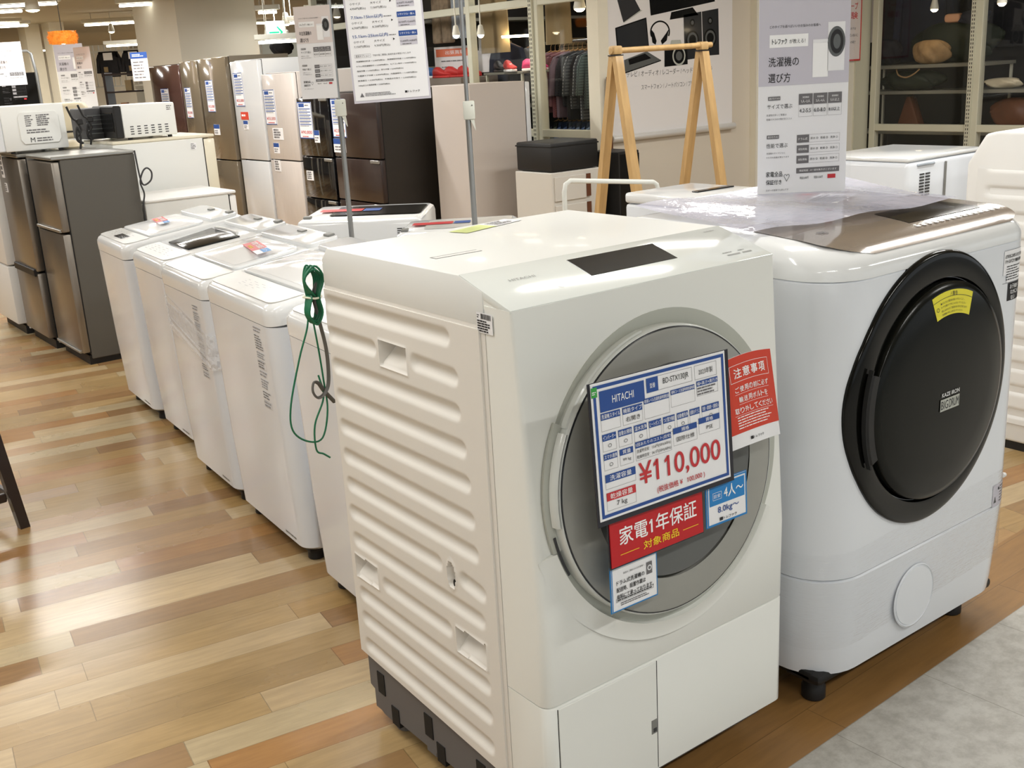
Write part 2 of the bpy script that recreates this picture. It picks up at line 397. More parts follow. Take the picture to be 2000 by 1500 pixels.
# ------------------------------------------------------------------ setting: floor, ceiling, walls
def plane_struct(name, x0, x1, y0, y1, z, m, thick=.02):
    bm = B(); box(bm, x0, x1, y0, y1, z-thick, z); return struct(obj(name, bm, m, smooth=False))
def edge(x): return -.098+.033*x
def strip(m, a, b_):
    bm = B(); extr(bm, [(-9, edge(-9)+a), (16, edge(16)+a), (16, edge(16)+b_ if b_ is not None else 40), (-9, edge(-9)+b_ if b_ is not None else 40)], 'z', -.02, 0)
    return struct(obj('floor', bm, m, smooth=False))
strip('plank_floor', .224, None); strip('border_planks', 0, .224); strip('vinyl_tile', -8, 0)
plane_struct('ceiling', -9, 30, -8, 40, 2.62, 'ceiling_paint')
# step wall that carries the banner, and the two glazed walls beside it
def wallbox(name, x0, x1, y0, y1, z0, z1, m='cream_wall'):
    bm = B(); box(bm, x0, x1, y0, y1, z0, z1); return struct(obj(name, bm, m, smooth=False))
wallbox('wall_back', 4.68, 6.33, 5.0, 5.12, 0, 2.6, 'wallpaper')
wallbox('trim_1', 4.60, 4.70, 4.975, 5.1, 0, 2.6)
wallbox('wall_back', 6.44, 7.92, 5.0, 5.12, 0, 2.6)
wallbox('trim_2', 6.30, 6.46, 4.93, 5.1, 0, 2.6)
wallbox('trim_3', 7.72, 7.93, 4.985, 5.12, 0, 2.6, 'frame_paint')
wallbox('wall_far', -9, 30, 36, 36.2, 0, 2.6)
wallbox('wall_left', -9.2, -9, -8, 36, 0, 2.6)
def glazed(name, x, ys, zs, gw=.06, depth=.07, label=None, slots=()):
    # glazed partition in the plane x = const, mullions at ys, rails at zs
    fr = B(); y0, y1 = min(ys), max(ys)
    for y in ys: box(fr, x, x+depth, y-gw/2, y+gw/2, 0, 2.6, .004, 1)
    for z in zs: box(fr, x+.004, x+depth-.004, y0, y1, z-.03, z+.03, .004, 1)
    for y in slots:
        box(fr, x-.02, x+.0, y-.022, y+.022, 0, 2.6)
        for k in range(64): box(fr, x-.0215, x-.0195, y-.012, y-.006, .3+k*.032, .3+k*.032+.018, mi=1); box(fr, x-.0215, x-.0195, y+.006, y+.012, .3+k*.032, .3+k*.032+.018, mi=1)
    o = struct(obj(name, fr, ['frame_paint', 'pit_dark'], smooth=False))
    g = B(); box(g, x+.03, x+.036, y0, y1, .05, 2.58); gp = obj('glass', g, 'glass_pane', o, smooth=False)
    return o
glazed('window_1', 4.62, [5.05, 5.74, 6.66, 7.55, 8.5, 9.5], [.86, 1.87], slots=(5.78,))
glazed('window_2', 7.9, [4.92, 3.91, 2.9, 1.9, .9], [.665, 2.3], slots=(3.955,))
# rear of the clothing shop behind the glass
wallbox('wall_right', 9.6, 9.7, -2, 12, 0, 2.6, 'shop_dark')
wallbox('wall_shop', 4.9, 9.6, 9.9, 10.0, 0, 2.6, 'shop_dark')
# big square pillar behind the tall refrigerators
wallbox('pillar', 4.52, 5.62, 13, 14.6, 0, 2.6, 'pillar_paint')['kind'] = 'structure'

# ------------------------------------------------------------------ main drum washer
MW, MD = .63, .67
def fy(z):      # how far the front face stands back at height z
    return max(0, (z-.5)*.0765)
mw = thing('drum_washing_machine', 'large white drum washer with grey round door, blue price card and dark touch display', 'washing machine')
X0, X1 = 0.0, .63
def mring(z, ch, y_f, y_b=MD, x0=X0, x1=X1, n=3):
    out = []
    def arc(cx, cy, r, a0):
        for k in range(n+1):
            a = a0+k/n*PI/2; out.append((cx+r*math.cos(a), cy+r*math.sin(a), z))
    arc(x0+ch, y_f+ch, ch, PI); arc(x1-ch, y_f+ch, ch, 1.5*PI); arc(x1-.004, y_b-.004, .004, 0); arc(x0+.004, y_b-.004, .004, .5*PI)
    return out
def xsplit(z, ch, y0f, y1b): return mring(z, ch, y0f, y1b)
# cabinet behind y=.115 (side seam line), all heights
zs_ = [.135, .3, .5, .75, 1.0, 1.03]
bm = B(); loft(bm, [mring(z, .002, .1155, x0=.05) for z in zs_]+[mring(1.0535, .002, .1155, x0=.05)]); box(bm, .0004, .052, .1155, .1288, .135, 1.001); box(bm, .0004, .052, .6682, .67, .1705, 1.001); box(bm, .0, .052, .1155, .67, .994, 1.001)
cab = obj('cabinet', bm, 'white_panel_side', mw)
# top of the cabinet: flat deck with chamfered rear edge
bm = B()
rows = [(MD, 1.0), (MD, 1.053), (.644, 1.079), (.1815, 1.079)]
poly = [(.67, 1.0), (.67, 1.053), (.644, 1.079), (.1815, 1.079), (.1157, 1.0588), (.1157, 1.0)]
extr(bm, poly, 'x', X0-.0006, X1, .0025, 2)
obj('top_deck', bm, 'white_steel', mw)
# front panel (z .335 - 1.036) with rounded vertical corners that sharpen towards the top
bm = B()
zz = [.3345, .338, .5, .6, .7, .8, .9, 1.0, 1.030, 1.036]
rings = []
for z in zz:
    ch = .022-.016*(z-.33)/.7
    ins = .002 if z in (.3345,) else 0
    rings.append(mring(z, ch, fy(z)+ins, .1150, n=4))
loft(bm, rings)
fp = obj('front_panel', bm, ['white_front', 'white_panel_side'], mw, ang=50)
# lower panel, wraps the corner
bm = B(); loft(bm, [mring(.092, .022, .004, .115, n=4), mring(.095, .022, 0, .115, n=4), mring(.330, .022, 0, .115, n=4), mring(.3325, .022, .003, .115, n=4)])
lp = obj('lower_panel', bm, 'white_front', mw, ang=50)
bm = B(); box(bm, .004, .626, .045, .118, .1, .6)
obj('seam_shade_core', bm, 'pit_dark', mw)  # dark inset core, its colour stands in for shade in the panel seams
# filter door on the left of the lower panel
bm = B(); box(bm, .0245, .2612, -.0016, .006, .098, .3285, .0008, 1)
fd = obj('filter_door', bm, 'white_front', mw)
bm = B(); box(bm, .262, .2635, -.0005, .004, .098, .3285); box(bm, .0225, .024, -.0005, .004, .098, .3285)
obj('door_gap', bm, 'pit_dark', fd)
bm = B(); box(bm, .245, .2605, -.0022, .0, .177, .208, .001, 1); lt = obj('latch', bm, 'mid_grey_plastic', fd)
bm = B(); box(bm, .249, .2595, -.0026, .0, .180, .19, .001, 1); obj('finger_pull', bm, 'label_ink', lt)
# sloped control panel
sy, sz = .181-.041, 1.079-1.036
L_ = math.hypot(sy, sz); SL = math.atan2(sz, sy)
MS = Matrix.Translation((0, .041, 1.036)) @ Matrix.Rotation(SL, 4, 'X')     # local: x right, y up the slope, z out
bm = B(); box(bm, X0+.0004, X1-.0004, .001, L_-.0005, -.012, .0012, .0012, 2, M=MS)
cp = obj('control_panel', bm, 'white_glass_top', mw)
bm = B(); extr(bm, [(.041, 1.0355), (.176, 1.0765), (.176, 1.03), (.05, 1.03)], 'x', .0015, .6285); obj('panel_base', bm, 'white_front', cp)
bm = B(); box(bm, .2165, .4265, .056, .1245, .0009, .0019, .0004, 1, M=MS)
obj('display', bm, 'display_black', cp)
pr = Print(['label_ink', 'mid_grey_plastic', 'white_print'], MS @ Matrix.Rotation(-PI/2, 4, 'X') @ Matrix.Translation((0, -.0013, 0)))
pr.text('HITACHI', .066, .0895, .121, .097, 'mid_grey_plastic', keep=False)
pr.rect(.531, .026, .566, .0305, 'mid_grey_plastic'); pr.rect(.573, .026, .598, .0305, 'mid_grey_plastic')
pr.fine(.528, .036, .562, .041, 1, 'mid_grey_plastic'); pr.fine(.57, .036, .594, .041, 1, 'mid_grey_plastic')
pr.fine(.57, .128, .61, .132, 1, 'mid_grey_plastic')
pr.disc(.140, .045, .006, 'white_print'); pr.done('panel_lettering', cp)
bm = B(); box(bm, .064, .168, .345, .366, 1.0785, 1.0796, .0004, 1); obj('water_inlet_lid', bm, 'mid_grey_plastic', mw)
bm = B(); box(bm, .066, .166, .347, .360, 1.0796, 1.0799); obj('lid_recess', bm, 'white_plastic', mw)
pr = Print(['yellow_label', 'ink_grey', 'paper'], Matrix.Translation((0, 0, 1.0793)) @ Matrix.Rotation(-PI/2, 4, 'X'))
pr.M = Matrix.Translation((.277, .55, 1.0800)) @ Matrix.Rotation(math.radians(15.5), 4, 'Z') @ Matrix.Rotation(-PI/2, 4, 'X')
mat('pale_green_label', (214,222,150), .45)
pr.mats = ['pale_green_label', 'ink_grey', 'paper']
pr.rect(0, 0, .10, .05, 'pale_green_label'); pr.rect(.10, 0, .19, .05, 'paper'); pr.fine(.005, .005, .095, .045, 5, 'pale_green_label', 2); pr.fine(.11, .005, .18, .045, 6, 'ink_grey', 2)
pr.done('top_sticker', mw)
# side panel with pressed ribs and grips (real relief)
ribs = [(.663,.967,.222,.965),(.659,.901,.488,.900),(.339,.900,.212,.896),(.658,.836,.204,.832),(.653,.771,.193,.766),(.652,.705,.187,.702),
        (.650,.641,.182,.633),(.648,.577,.177,.569),(.646,.513,.306,.509),(.226,.503,.173,.496),(.645,.451,.171,.438),(.527,.383,.291,.375),
        (.641,.323,.167,.304),(.640,.264,.168,.240),(.639,.199,.168,.174)]
grips = [(.366,.462,.871,.921),(.556,.648,.362,.412),(.168,.264,.342,.393)]
def smooth01(t): t = max(0, min(1, t)); return t*t*(3-2*t)
def relief(y, z):
    d = 0
    for ya, za, yb, zb in ribs:
        t = (y-ya)/(yb-ya); t = max(0.025, min(.975, t)); cy = ya+(yb-ya)*t; cz = za+(zb-za)*t
        r = math.hypot(y-cy, z-cz)
        if r < .019: d = max(d, .0100*(.5+.5*math.cos(PI*r/.019))**.8)
    for a, b, c, e in grips:
        m = min(y-a, b-y, z-c, e-z)
        if -.006 < m <= 0: d = -.0022*smooth01((m+.006)/.006)
        if m > 0:
            f = (z-c)/(e-c); g = (b-y)/(b-a)
            d = max(d, .003+.036*smooth01(f*1.2)*(.35+.65*smooth01(1.4*(1-g))))
    q = math.hypot((y-.267)/.0125, (z-.500)/.026)
    if q < 1: d = .012
    elif q < 1.3: d = -.0015
    return d
NY, NZ = 170, 270
bm = B(); grid = []
for j in range(NZ+1):
    row = []
    for i in range(NY+1):
        y = .1285+(.6685-.1285)*i/NY; zb = .135+(.1705-.135)*(y-.17)/(.656-.17); zt = .9945
        z = zb+(zt-zb)*j/NZ
        if j == NZ or i == 0: pass
        row.append(bm.verts.new((-.0035+relief(y, z), y, z)))
    grid.append(row)
for j in range(NZ):
    for i in range(NY):
        a, b_, c_, d_ = grid[j][i], grid[j][i+1], grid[j+1][i+1], grid[j+1][i]
        # rounded upper front corner
        bm.faces.new((a, d_, c_, b_))
def skirt(lst):
    ws = [bm.verts.new((.05, v.co.y, v.co.z)) for v in lst]
    for k in range(len(lst)-1): bm.faces.new((lst[k], lst[k+1], ws[k+1], ws[k]))
skirt([r[0] for r in grid]); skirt(grid[NZ]); skirt([r[NY] for r in grid]); skirt(grid[0])
bmesh.ops.recalc_face_normals(bm, faces=bm.faces[:])
sp_ = obj('side_panel', bm, 'white_panel_side', mw, ang=60)
# cut the cabinet behind the relief: a dark hole in the oval opening
bm = B(); lathe(bm, [(.006, 0), (.006, .001)], Matrix.Translation((-.0095+.0035+.012-.0015-.005, .2625, .484)) @ Matrix.Rotation(-PI/2, 4, 'Y') @ Matrix.Diagonal((1.3, .7, 1, 1)), 20)
obj('screw_hole', bm, 'pit_dark', sp_)
pr = Print(['paper', 'ink_black', 'ink_grey'], Matrix.Translation((-.0016, .133, .9905)) @ Matrix.Rotation(-PI/2, 4, 'Z'))
pr.rect(0, 0, .044, .034, 'paper')
u = .012
while u < .040:
    w = random.choice((.0006, .001, .0014)); pr.rect(u, .0235, u+w, .0325, 'ink_black', 2); u += w+random.choice((.0006, .001))
pr.fine(.002, .024, .009, .031, 2, 'ink_black'); pr.fine(.002, .001, .042, .022, 5, 'ink_black', fill=.62)
pr.done('barcode_sticker', mw)
# grey plastic base with notches and feet
bm = B()
prof = [(.657,.170),(.657,.085),(.640,.080),(.640,.035),(.615,.035),(.600,.03),(.54,.03),(.54,.04),(.43,.04),(.43,.03),(.39,.03),(.39,.04),(.24,.04),(.22,.03),(.1,.03),(.04,.05),(.04,.134),(.115,.134)]
extr(bm, prof, 'x', .004, .60, .003, 1)
base = obj('plastic_base', bm, 'grey_base', mw)
bm = B()
bm.free()
for a, b_, c_, d_ in ((.588,.617,.085,.137),(.397,.427,.072,.124),(.21,.24,.06,.11),(.535,.565,.03,.075),(.355,.385,.03,.075),(.17,.2,.03,.075)):
    bm = B(); box(bm, .002, .02, a, b_, c_, d_); obj('base_slot', bm, 'pit_dark', base)
for (x, y) in ((.045, .575), (.57, .575), (.045, .13), (.57, .13)):
    bm = B(); lathe(bm, [(.024, 0), (.026, .004), (.026, .035)], Matrix.Translation((x, y, 0)), 24); obj('foot', bm, 'grey_base', mw)
# door: bezel, rim, lens, glass
TL = math.radians(4.4)
def F4(x, z, out=0): return FACE(x, z, fy(z)-out, TL)
bm = B(); lathe(bm, [(.288, -.002), (.288, .0018), (.262, .0022), (.255, -.002)], F4(.318, .6975), 96)
bz = obj('door_bezel', bm, 'bezel_grey', mw)
# pressed dish below the door
bm = B()
rg = []
for k in range(9):
    t = k/8; r = .2865+.034*t; rg.append((r, .012*(1-t)**1.5*(1 if t < 1 else 0)-.0002))
lathe(bm, [(.284, -.003)]+rg, F4(.312, .699), 64, a0=math.radians(196), a1=math.radians(330))
obj('door_surround', bm, 'white_front', mw, ang=70)
dr = B(); lathe(dr, [(.262, .001), (.2635, .012), (.2625, .026), (.2605, .0302), (.2588, .0308), (.2580, .028)], F4(.298, .700), 128, cap0=False, cap1=False)
door = obj('door', dr, 'door_rim', mw, ang=50)
bm = B(); lathe(bm, [(.2582, .0290), (.2578, .0315), (.2560, .0322)], F4(.298, .700), 128, cap0=False, cap1=False); obj('rim_line', bm, 'smoke_dark', door)
bm = B(); lathe(bm, [(.2565, .027), (.2560, .0318), (.249, .0345), (.21, .0385), (.192, .0395)], F4(.298, .700), 128, cap1=False); obj('door_cover', bm, 'door_grey', door, ang=50)
bm = B(); lathe(bm, [(.1925, .0392), (.190, .0394), (.172, .034), (.158, .026)], F4(.296, .706), 96, cap1=False); obj('glass_ring', bm, 'smoke_mid', door, ang=50)
bm = B(); lathe(bm, [(.1585, .0262), (.14, .022), (.09, .016), (0.001, .013)], F4(.296, .706), 96); obj('door_glass', bm, 'smoke_dark', door, ang=60)
# handle lever on the left rim with the dark pocket behind it
bm = B(); lathe(bm, [(.268, .001), (.2825, .001), (.286, .004), (.286, .010), (.278, .014), (.268, .012)], F4(.306, .700), 64, a0=math.radians(150), a1=math.radians(196)); obj('handle_pocket', bm, 'bezel_grey', door, ang=50)
bm = B(); lathe(bm, [(.2645, .012), (.272, .016), (.272, .030), (.268, .034), (.2645, .032)], F4(.299, .700), 64, a0=math.radians(152), a1=math.radians(186)); obj('door_handle', bm, 'door_rim', door, ang=50)
bm = B(); lathe(bm, [(.2760, .0125), (.2810, .0145), (.2810, .0155), (.2760, .0155)], F4(.306, .700), 24, a0=math.radians(190), a1=math.radians(206)); obj('catch', bm, 'label_ink', door)
bm = B(); lathe(bm, [(.2635, .010), (.2665, .012), (.2665, .024), (.2635, .026)], F4(.299, .700), 64, a0=math.radians(100), a1=math.radians(150)); obj('side_trim', bm, 'door_rim', door, ang=50)

# ------------------------------------------------------------------ cards on the door
def leaning(x, y, z, lean, roll=0, rz=0):     # bottom edge nearer the viewer when lean > 0; origin is the lower left corner
    return Matrix.Translation((x, y, z)) @ Matrix.Rotation(rz, 4, 'Z') @ Matrix.Rotation(-lean, 4, 'X') @ Matrix.Rotation(roll, 4, 'Y')
def cardthing(name, label, M, w, h, mats, draw, sleeve=None, cat='sign', group=None, bodym='paper', t=.0012, sm='sleeve_dark'):
    r = thing(name, label, cat, M.translation, 0, group)
    Mr = Matrix.Translation(-M.translation) @ M
    bm = B(); box(bm, 0, w, 0, t, 0, h, M=Mr); obj('card', bm, bodym, r, smooth=False)
    pr = Print(mats, Mr @ Matrix.Translation((0, -.0002, 0))); draw(pr, w, h); pr.done('printing', r)
    if sleeve:
        a, b_, c_, d_ = sleeve
        bm = B(); box(bm, -a, w+b_, t+.0003, t+.0015, -c_, h+d_, M=Mr); obj('sleeve', bm, sm, r, smooth=False)
    return r
PM = ['blue_print','paper','ink_black','ink_grey','red_print','white_print','green_print']
def price(pr, w, h):
    pr.frame(.004, .004, w-.004, h-.004, .0055, 'blue_print')
    pr.rect(.000, h-.022, .012, h-.006, 'green_print', 2); pr.fine(.0015, h-.018, .0105, h-.012, 2, 'white_print', 3)
    def cell(u0, v0, u1, v1, hd, ttl, m='blue_print', val=None, vh=.5):
        pr.frame(u0, v0, u1, v1, .0004, 'ink_grey', 1); pr.rect(u0, v1-hd, u1, v1, m, 2)
        pr.text(ttl, u0+.001, v1-hd*.84, u1-.001, v1-hd*.16, 'white_print', 3)
        if val:
            c = (v0+v1-hd)/2; q = (v1-hd-v0)*vh/2; pr.text(val, u0+.002, c-q, u1-.002, c+q, 'ink_black', 3)
    H = h
    pr.rect(.016, H-.048, .112, H-.014, 'blue_print', 2); pr.text('HITACHI', .042, H-.037, .088, H-.025, 'white_print', 3)
    pr.rect(.117, H-.037, .143, H-.013, 'blue_print', 2); pr.text('型番', .124, H-.030, .136, H-.022, 'white_print', 3)
    pr.frame(.143, H-.037, .222, H-.013, .0005, 'ink_grey', 1); pr.text('BD-STX130JR', .154, H-.031, .213, H-.019, 'ink_black', 3, keep=False)
    pr.frame(.228, H-.037, .281, H-.013, .0005, 'ink_grey', 1); pr.text('2023年製', .237, H-.030, .271, H-.020, 'ink_black', 3, keep=False)
    cell(.016, H-.079, .057, H-.050, .011, '洗濯機スタイル'); cell(.062, H-.079, .105, H-.050, .011, '機能タイプ', val='右開き', vh=.45)
    cell(.109, H-.079, .166, H-.045, .009, '乾燥レベル洗濯乾燥時間乾燥'); cell(.170, H-.072, .226, H-.043, .008, '標準コース洗濯時間乾燥時間'); cell(.231, H-.066, .282, H-.040, .009, '幅×高さ×奥行き')
    pr.fine(.232, H-.065, .281, H-.050, 3, 'ink_grey', 3)
    t = ['インバーター', '自動お掃除', '温水洗浄', 'ヒートポンプ', 'つけ置き機能', '自動槽洗浄', '自動おそうじ', '洗剤・柔軟剤・自動投入']
    us = [.016, .050, .084, .117, .149, .181, .211, .240]; ue = [.045, .079, .112, .145, .176, .207, .235, .282]
    for a, b_, s, v in zip(us, ue, t, '○○○ ○○ ○'): cell(a, H-.112, b_, H-.084, .011, s, val=v.strip() or None, vh=.35)
    cell(.016, H-.143, .045, H-.116, .010, 'スマホ連携', val='○', vh=.35); cell(.050, H-.143, .079, H-.116, .010, '質量', val='99 kg', vh=.35)
    cell(.084, H-.143, .165, H-.112, .010, '1回あたりのコスト(目安)'); pr.text('洗濯時目安：13.6円(50Hz/60Hz)', .086, H-.1315, .163, H-.1245, 'ink_black', 3); pr.text('乾燥時目安：34.1円(50Hz/60Hz)', .086, H-.141, .163, H-.134, 'ink_black', 3)
    cell(.170, H-.138, .226, H-.108, .010, '規格', val='国際仕様', vh=.4); cell(.231, H-.132, .282, H-.104, .010, '資格', val='PSE', vh=.35)
    cell(.016, .050, .081, .076-.002, .013, '洗濯容量'); cell(.016, .014, .079, .046-.002, .0135, '乾燥容量', 'red_print', '7 kg', .6)
    pr.text('¥110,000', .088, .034, .279, .076, 'red_print', 3, bold=.022, keep=False)
    pr.text('(税抜価格 ¥   100,000 )', .126, .0150, .238, .0275, 'red_print', 3, bold=.01, keep=False)
cardthing('price_card', 'blue-bordered price card with large red 110,000 yen figure on the grey door', leaning(.050, -.100, .706, math.radians(5), math.radians(1.2)), .303, .224, PM, price, sleeve=(.005, .010, .009, .001))
def warranty(pr, w, h):
    pr.rect(0, 0, w, h, 'red_card'); pr.text('家電1年保証', .020, .034, w-.016, h-.013, 'white_print', 2, bold=.022, keep=False)
    pr.text('対象商品', .072, .0115, w-.060, .0265, 'yellow_print', 2, bold=.015, keep=False)
    pr.rect(.020, .0175, .062, .0185, 'yellow_print', 2); pr.rect(w-.050, .0175, w-.012, .0185, 'yellow_print', 2)
cardthing('warranty_card', 'red laminated one year warranty card with large white characters below the price card', leaning(.079, -.0905, .612, math.radians(3), math.radians(.4)), .215, .078, ['red_card','white_print','yellow_print'], warranty, bodym='red_card', sleeve=(.003,.003,.003,.002), sm='sleeve_dark')
def capac(pr, w, h):
    pr.frame(0, 0, w, h, .003, 'blue_light'); pr.rect(.006, h*.46, w-.006, h-.006, 'blue_light', 1)
    pr.frame(.014, h*.58, .036, h*.75, .0006, 'white_print', 2); pr.text('目安', .017, h*.62, .033, h*.71, 'white_print', 2)
    pr.text('4人～', .042, h*.56, .092, h*.84, 'white_print', 2, bold=.02, keep=False); pr.text('8.0kg～', .026, h*.22, .080, h*.40, 'blue_print', 2, bold=.02, keep=False)
    pr.rect(.030, h*.07, .038, h*.145, 'ink_black', 2); pr.text('トレファク', .040, h*.075, .074, h*.14, 'ink_black', 2, bold=.03, keep=False)
cardthing('capacity_card', 'small light blue capacity card beside the red warranty card', leaning(.304, -.092, .614, math.radians(3), math.radians(1.0)), .102, .080, ['blue_light','white_print','blue_print','ink_black'], capac, sleeve=(.002,.002,.002,.001), sm='blue_light')
def deliv(pr, w, h):
    pr.frame(0, 0, w, h, .0016, 'blue_light'); pr.text('新品をご検討されるお客様へ', .026, h-.016, .074, h-.0125, 'ink_black')
    for i, s in enumerate(('ドラム式洗濯機の', '配送時、設置作業は', '有料にて承っております。')):
        pr.text(s, .010, h-.033-i*.0125, (.074, .076, .094)[i], h-.0245-i*.0125, 'ink_black', 2, bold=.02, keep=False)
    pr.frame(.008, .0165, w-.010, .0225, .0005, 'ink_black', 2); pr.fine(.010, .0175, w-.012, .0215, 1, 'ink_black', 3, full=1)
    pr.fine(.018, .0075, w-.02, .0145, 2, 'ink_grey', 2, full=1)
    pr.rect(.079, h-.034, .092, h-.012, 'ink_grey', 2); pr.disc(.0855, h-.0225, .005, 'paper', 3); pr.disc(.0855, h-.0225, .003, 'ink_grey', 4)
cardthing('delivery_card', 'small white card with lines of black characters hanging below the red card', leaning(.088, -.0795, .5235, math.radians(2), math.radians(1)), .104, .079, ['blue_light','ink_black','ink_grey','paper'], deliv, sleeve=(.002,.002,.002,.002), sm='blue_light')
# caution leaflet, curled
def curlcard():
    r = thing('caution_leaflet', 'curled orange-red caution leaflet taped to the right rim of the grey door', 'sign', (.370, -.082, .735))
    w, h = .128, .160
    def place(bm_, base=0):
        for v in bm_.verts:
            u, yy, t = v.co.x, v.co.y, v.co.z
            cu = .010*math.sin(u/w*PI)*(.35+.65*(1-t/h))-.014*(t/h)*(1-u/w)*.0
            v.co = Vector((u+.010*(1-t/h)*.9, yy-cu+(.02*(t/h)), t+.0065*math.sin(u/w*PI)-.012*(u/w)*0))
    bm = B()
    N = 20
    for s, y in ((0, 0), (1, .0006)):
        g = [[bm.verts.new((w*i/N, y, h*j/8)) for i in range(N+1)] for j in range(9)]
        for j in range(8):
            for i in range(N): bm.faces.new((g[j][i], g[j][i+1], g[j+1][i+1], g[j+1][i]))
    place(bm); obj('sheet', bm, 'paper', r)
    pr = Print(['orange_red', 'white_print', 'ink_black', 'paper'])
    n = 24
    for i in range(n): pr.rect(w*i/n, .026, w*(i+1)/n, h, 'orange_red', 1)
    for i in range(n): 
        a, b_ = .014+(w-.028)*i/n, .014+(w-.028)*(i+1)/n
        pr.rect(a, h-.0145, b_, h-.0138, 'white_print', 2); pr.rect(a, h-.0442, b_, h-.0435, 'white_print', 2)
    pr.rect(.014, h-.0442, .0147, h-.014, 'white_print', 2); pr.rect(w-.0147, h-.0442, w-.014, h-.014, 'white_print', 2)
    for k, ch in enumerate('注意事項'): pr.text(ch, .023+k*.021, h-.0375, .0405+k*.021, h-.0205, 'white_print', 2, bold=.03, keep=False)
    for k, s in enumerate(('ご使用の前に必ず', '輸送用ボルトを', '取り外してください')):
        x0 = (.020, .026, .014)[k]; x1 = (.108, .102, .114)[k]; n2 = len(s); cw = (x1-x0)/n2
        for q, ch in enumerate(s): pr.text(ch, x0+q*cw+cw*.08, h-.0625-k*.0185, x0+(q+1)*cw-cw*.08, h-.0525-k*.0185, 'white_print', 2, bold=.02, keep=False)
        for i in range(12): pr.rect(x0+(x1-x0)*i/12, h-.066-k*.0185, x0+(x1-x0)*(i+1)/12, h-.0655-k*.0185, 'white_print', 2)
    pr.fine(.018, .032, w-.016, .056, 5, 'white_print', 2, fill=.35, full=1)
    pr.rect(.040, .009, .046, .0145, 'ink_black', 2); pr.text('トレファク', .047, .0095, .072, .014, 'ink_black', 2, bold=.03)
    place(pr.bm); pr.M = Matrix.Translation((0, -.0006, 0)); pr.done('printing', r)
curlcard()
# ------------------------------------------------------------------ second drum washer (black porthole)
bd = thing('drum_washing_machine', 'glossy white drum washer with black round door and bronze control panel', 'washing machine', (1.10, .3, 0))
O = Matrix.Translation((-1.10, -.3, 0))
def bobj(name, bm, m, par=None, ang=40):
    bm.transform(O); return obj(name, bm, m, par or bd, ang)
BX0, BX1, BY0, BY1 = .728, 1.475, -.03, .60
def bring(z, ins=0, fins=None, rr=.115, slope=0, n=8):
    fins = ins if fins is None else fins
    pts = rrect(BX0+ins, BX1-ins, BY0+fins, BY1-ins, (rr, rr*.8, .03, .03), n)
    return [(x, y, z+slope*(y-BY0)) for x, y in pts]
bm = B(); loft(bm, [bring(.072, .022), bring(.080, .013), bring(.12, .009), bring(.310, 0), bring(.3135, .003)]); lowb = bobj('lower_panel', bm, 'cool_white')
bm = B(); loft(bm, [bring(.3145, .003), bring(.318, 0), bring(.6, 0), bring(.960, 0), bring(.9635, .003)]); bobj('body', bm, 'cool_white')
bm = B(); loft(bm, [bring(.2, .006), bring(.99, .006)]); bobj('seam_shade_core', bm, 'pit_dark')  # dark core, colours the gaps between panels and cover as shade
cov = [(0, 0, .9645), (0, 0, .978), (.002, .004, .990), (.008, .015, 1.003), (.018, .036, 1.015), (.030, .066, 1.022), (.040, .11, 1.026)]
bm = B(); loft(bm, [bring(h, i, f, .115-.3*i, .045*min(1, k/2), 8) for k, (i, f, h) in enumerate(cov)]); bobj('top_cover', bm, 'gloss_white', ang=60)
def topz(y):
    f = y-BY0
    for (i0, f0, h0), (i1, f1, h1) in zip(cov, cov[1:]):
        if f0 <= f <= f1: return h0+(h1-h0)*(f-f0)/max(f1-f0, 1e-6)+.045*f
    return cov[-1][2]+.045*f
def toppatch(name, fl, fr, y0, y1, m, up, par=None, n=18):
    bm = B(); g = []
    for j in range(n+1):
        y = y0+(y1-y0)*j/n; a, b_ = fl(y), fr(y)
        g.append([bm.verts.new((a+(b_-a)*i/12, y, topz(y)+up)) for i in range(13)])
    for j in range(n):
        for i in range(12): bm.faces.new((g[j][i], g[j][i+1], g[j+1][i+1], g[j+1][i]))
    return bobj(name, bm, m, par)
def cr_(y, y0, r):
    t = min(1, max(0, (y-y0)/r)); return r-math.sqrt(max(0, r*r-(r-t*r)**2))
cpan = toppatch('control_panel', lambda y: .785+cr_(y, -.012, .09)+.10*max(0, y-.05), lambda y: 1.462-cr_(y, -.012, .07), -.012, .29, 'bronze_panel', .0014)
toppatch('display', lambda y: 1.115+.32*(y-.07), lambda y: 1.405, .070, .185, 'display_black', .0024, cpan, 6)
pr = Print(['white_print', 'label_ink'])
for i in range(15):
    pr.rect(1.10+i*.0225, .038, 1.114+i*.0225, .046, 'white_print'); pr.rect(1.103+i*.0225, .049, 1.112+i*.0225, .054, 'white_print')
pr.fine(.875, .115, .905, .135, 3, 'label_ink')
for v in pr.bm.verts: x, u, y = v.co; v.co = Vector((x, y, topz(y)+.003))
pr.M = O; o = pr.done('button_lettering', cpan)
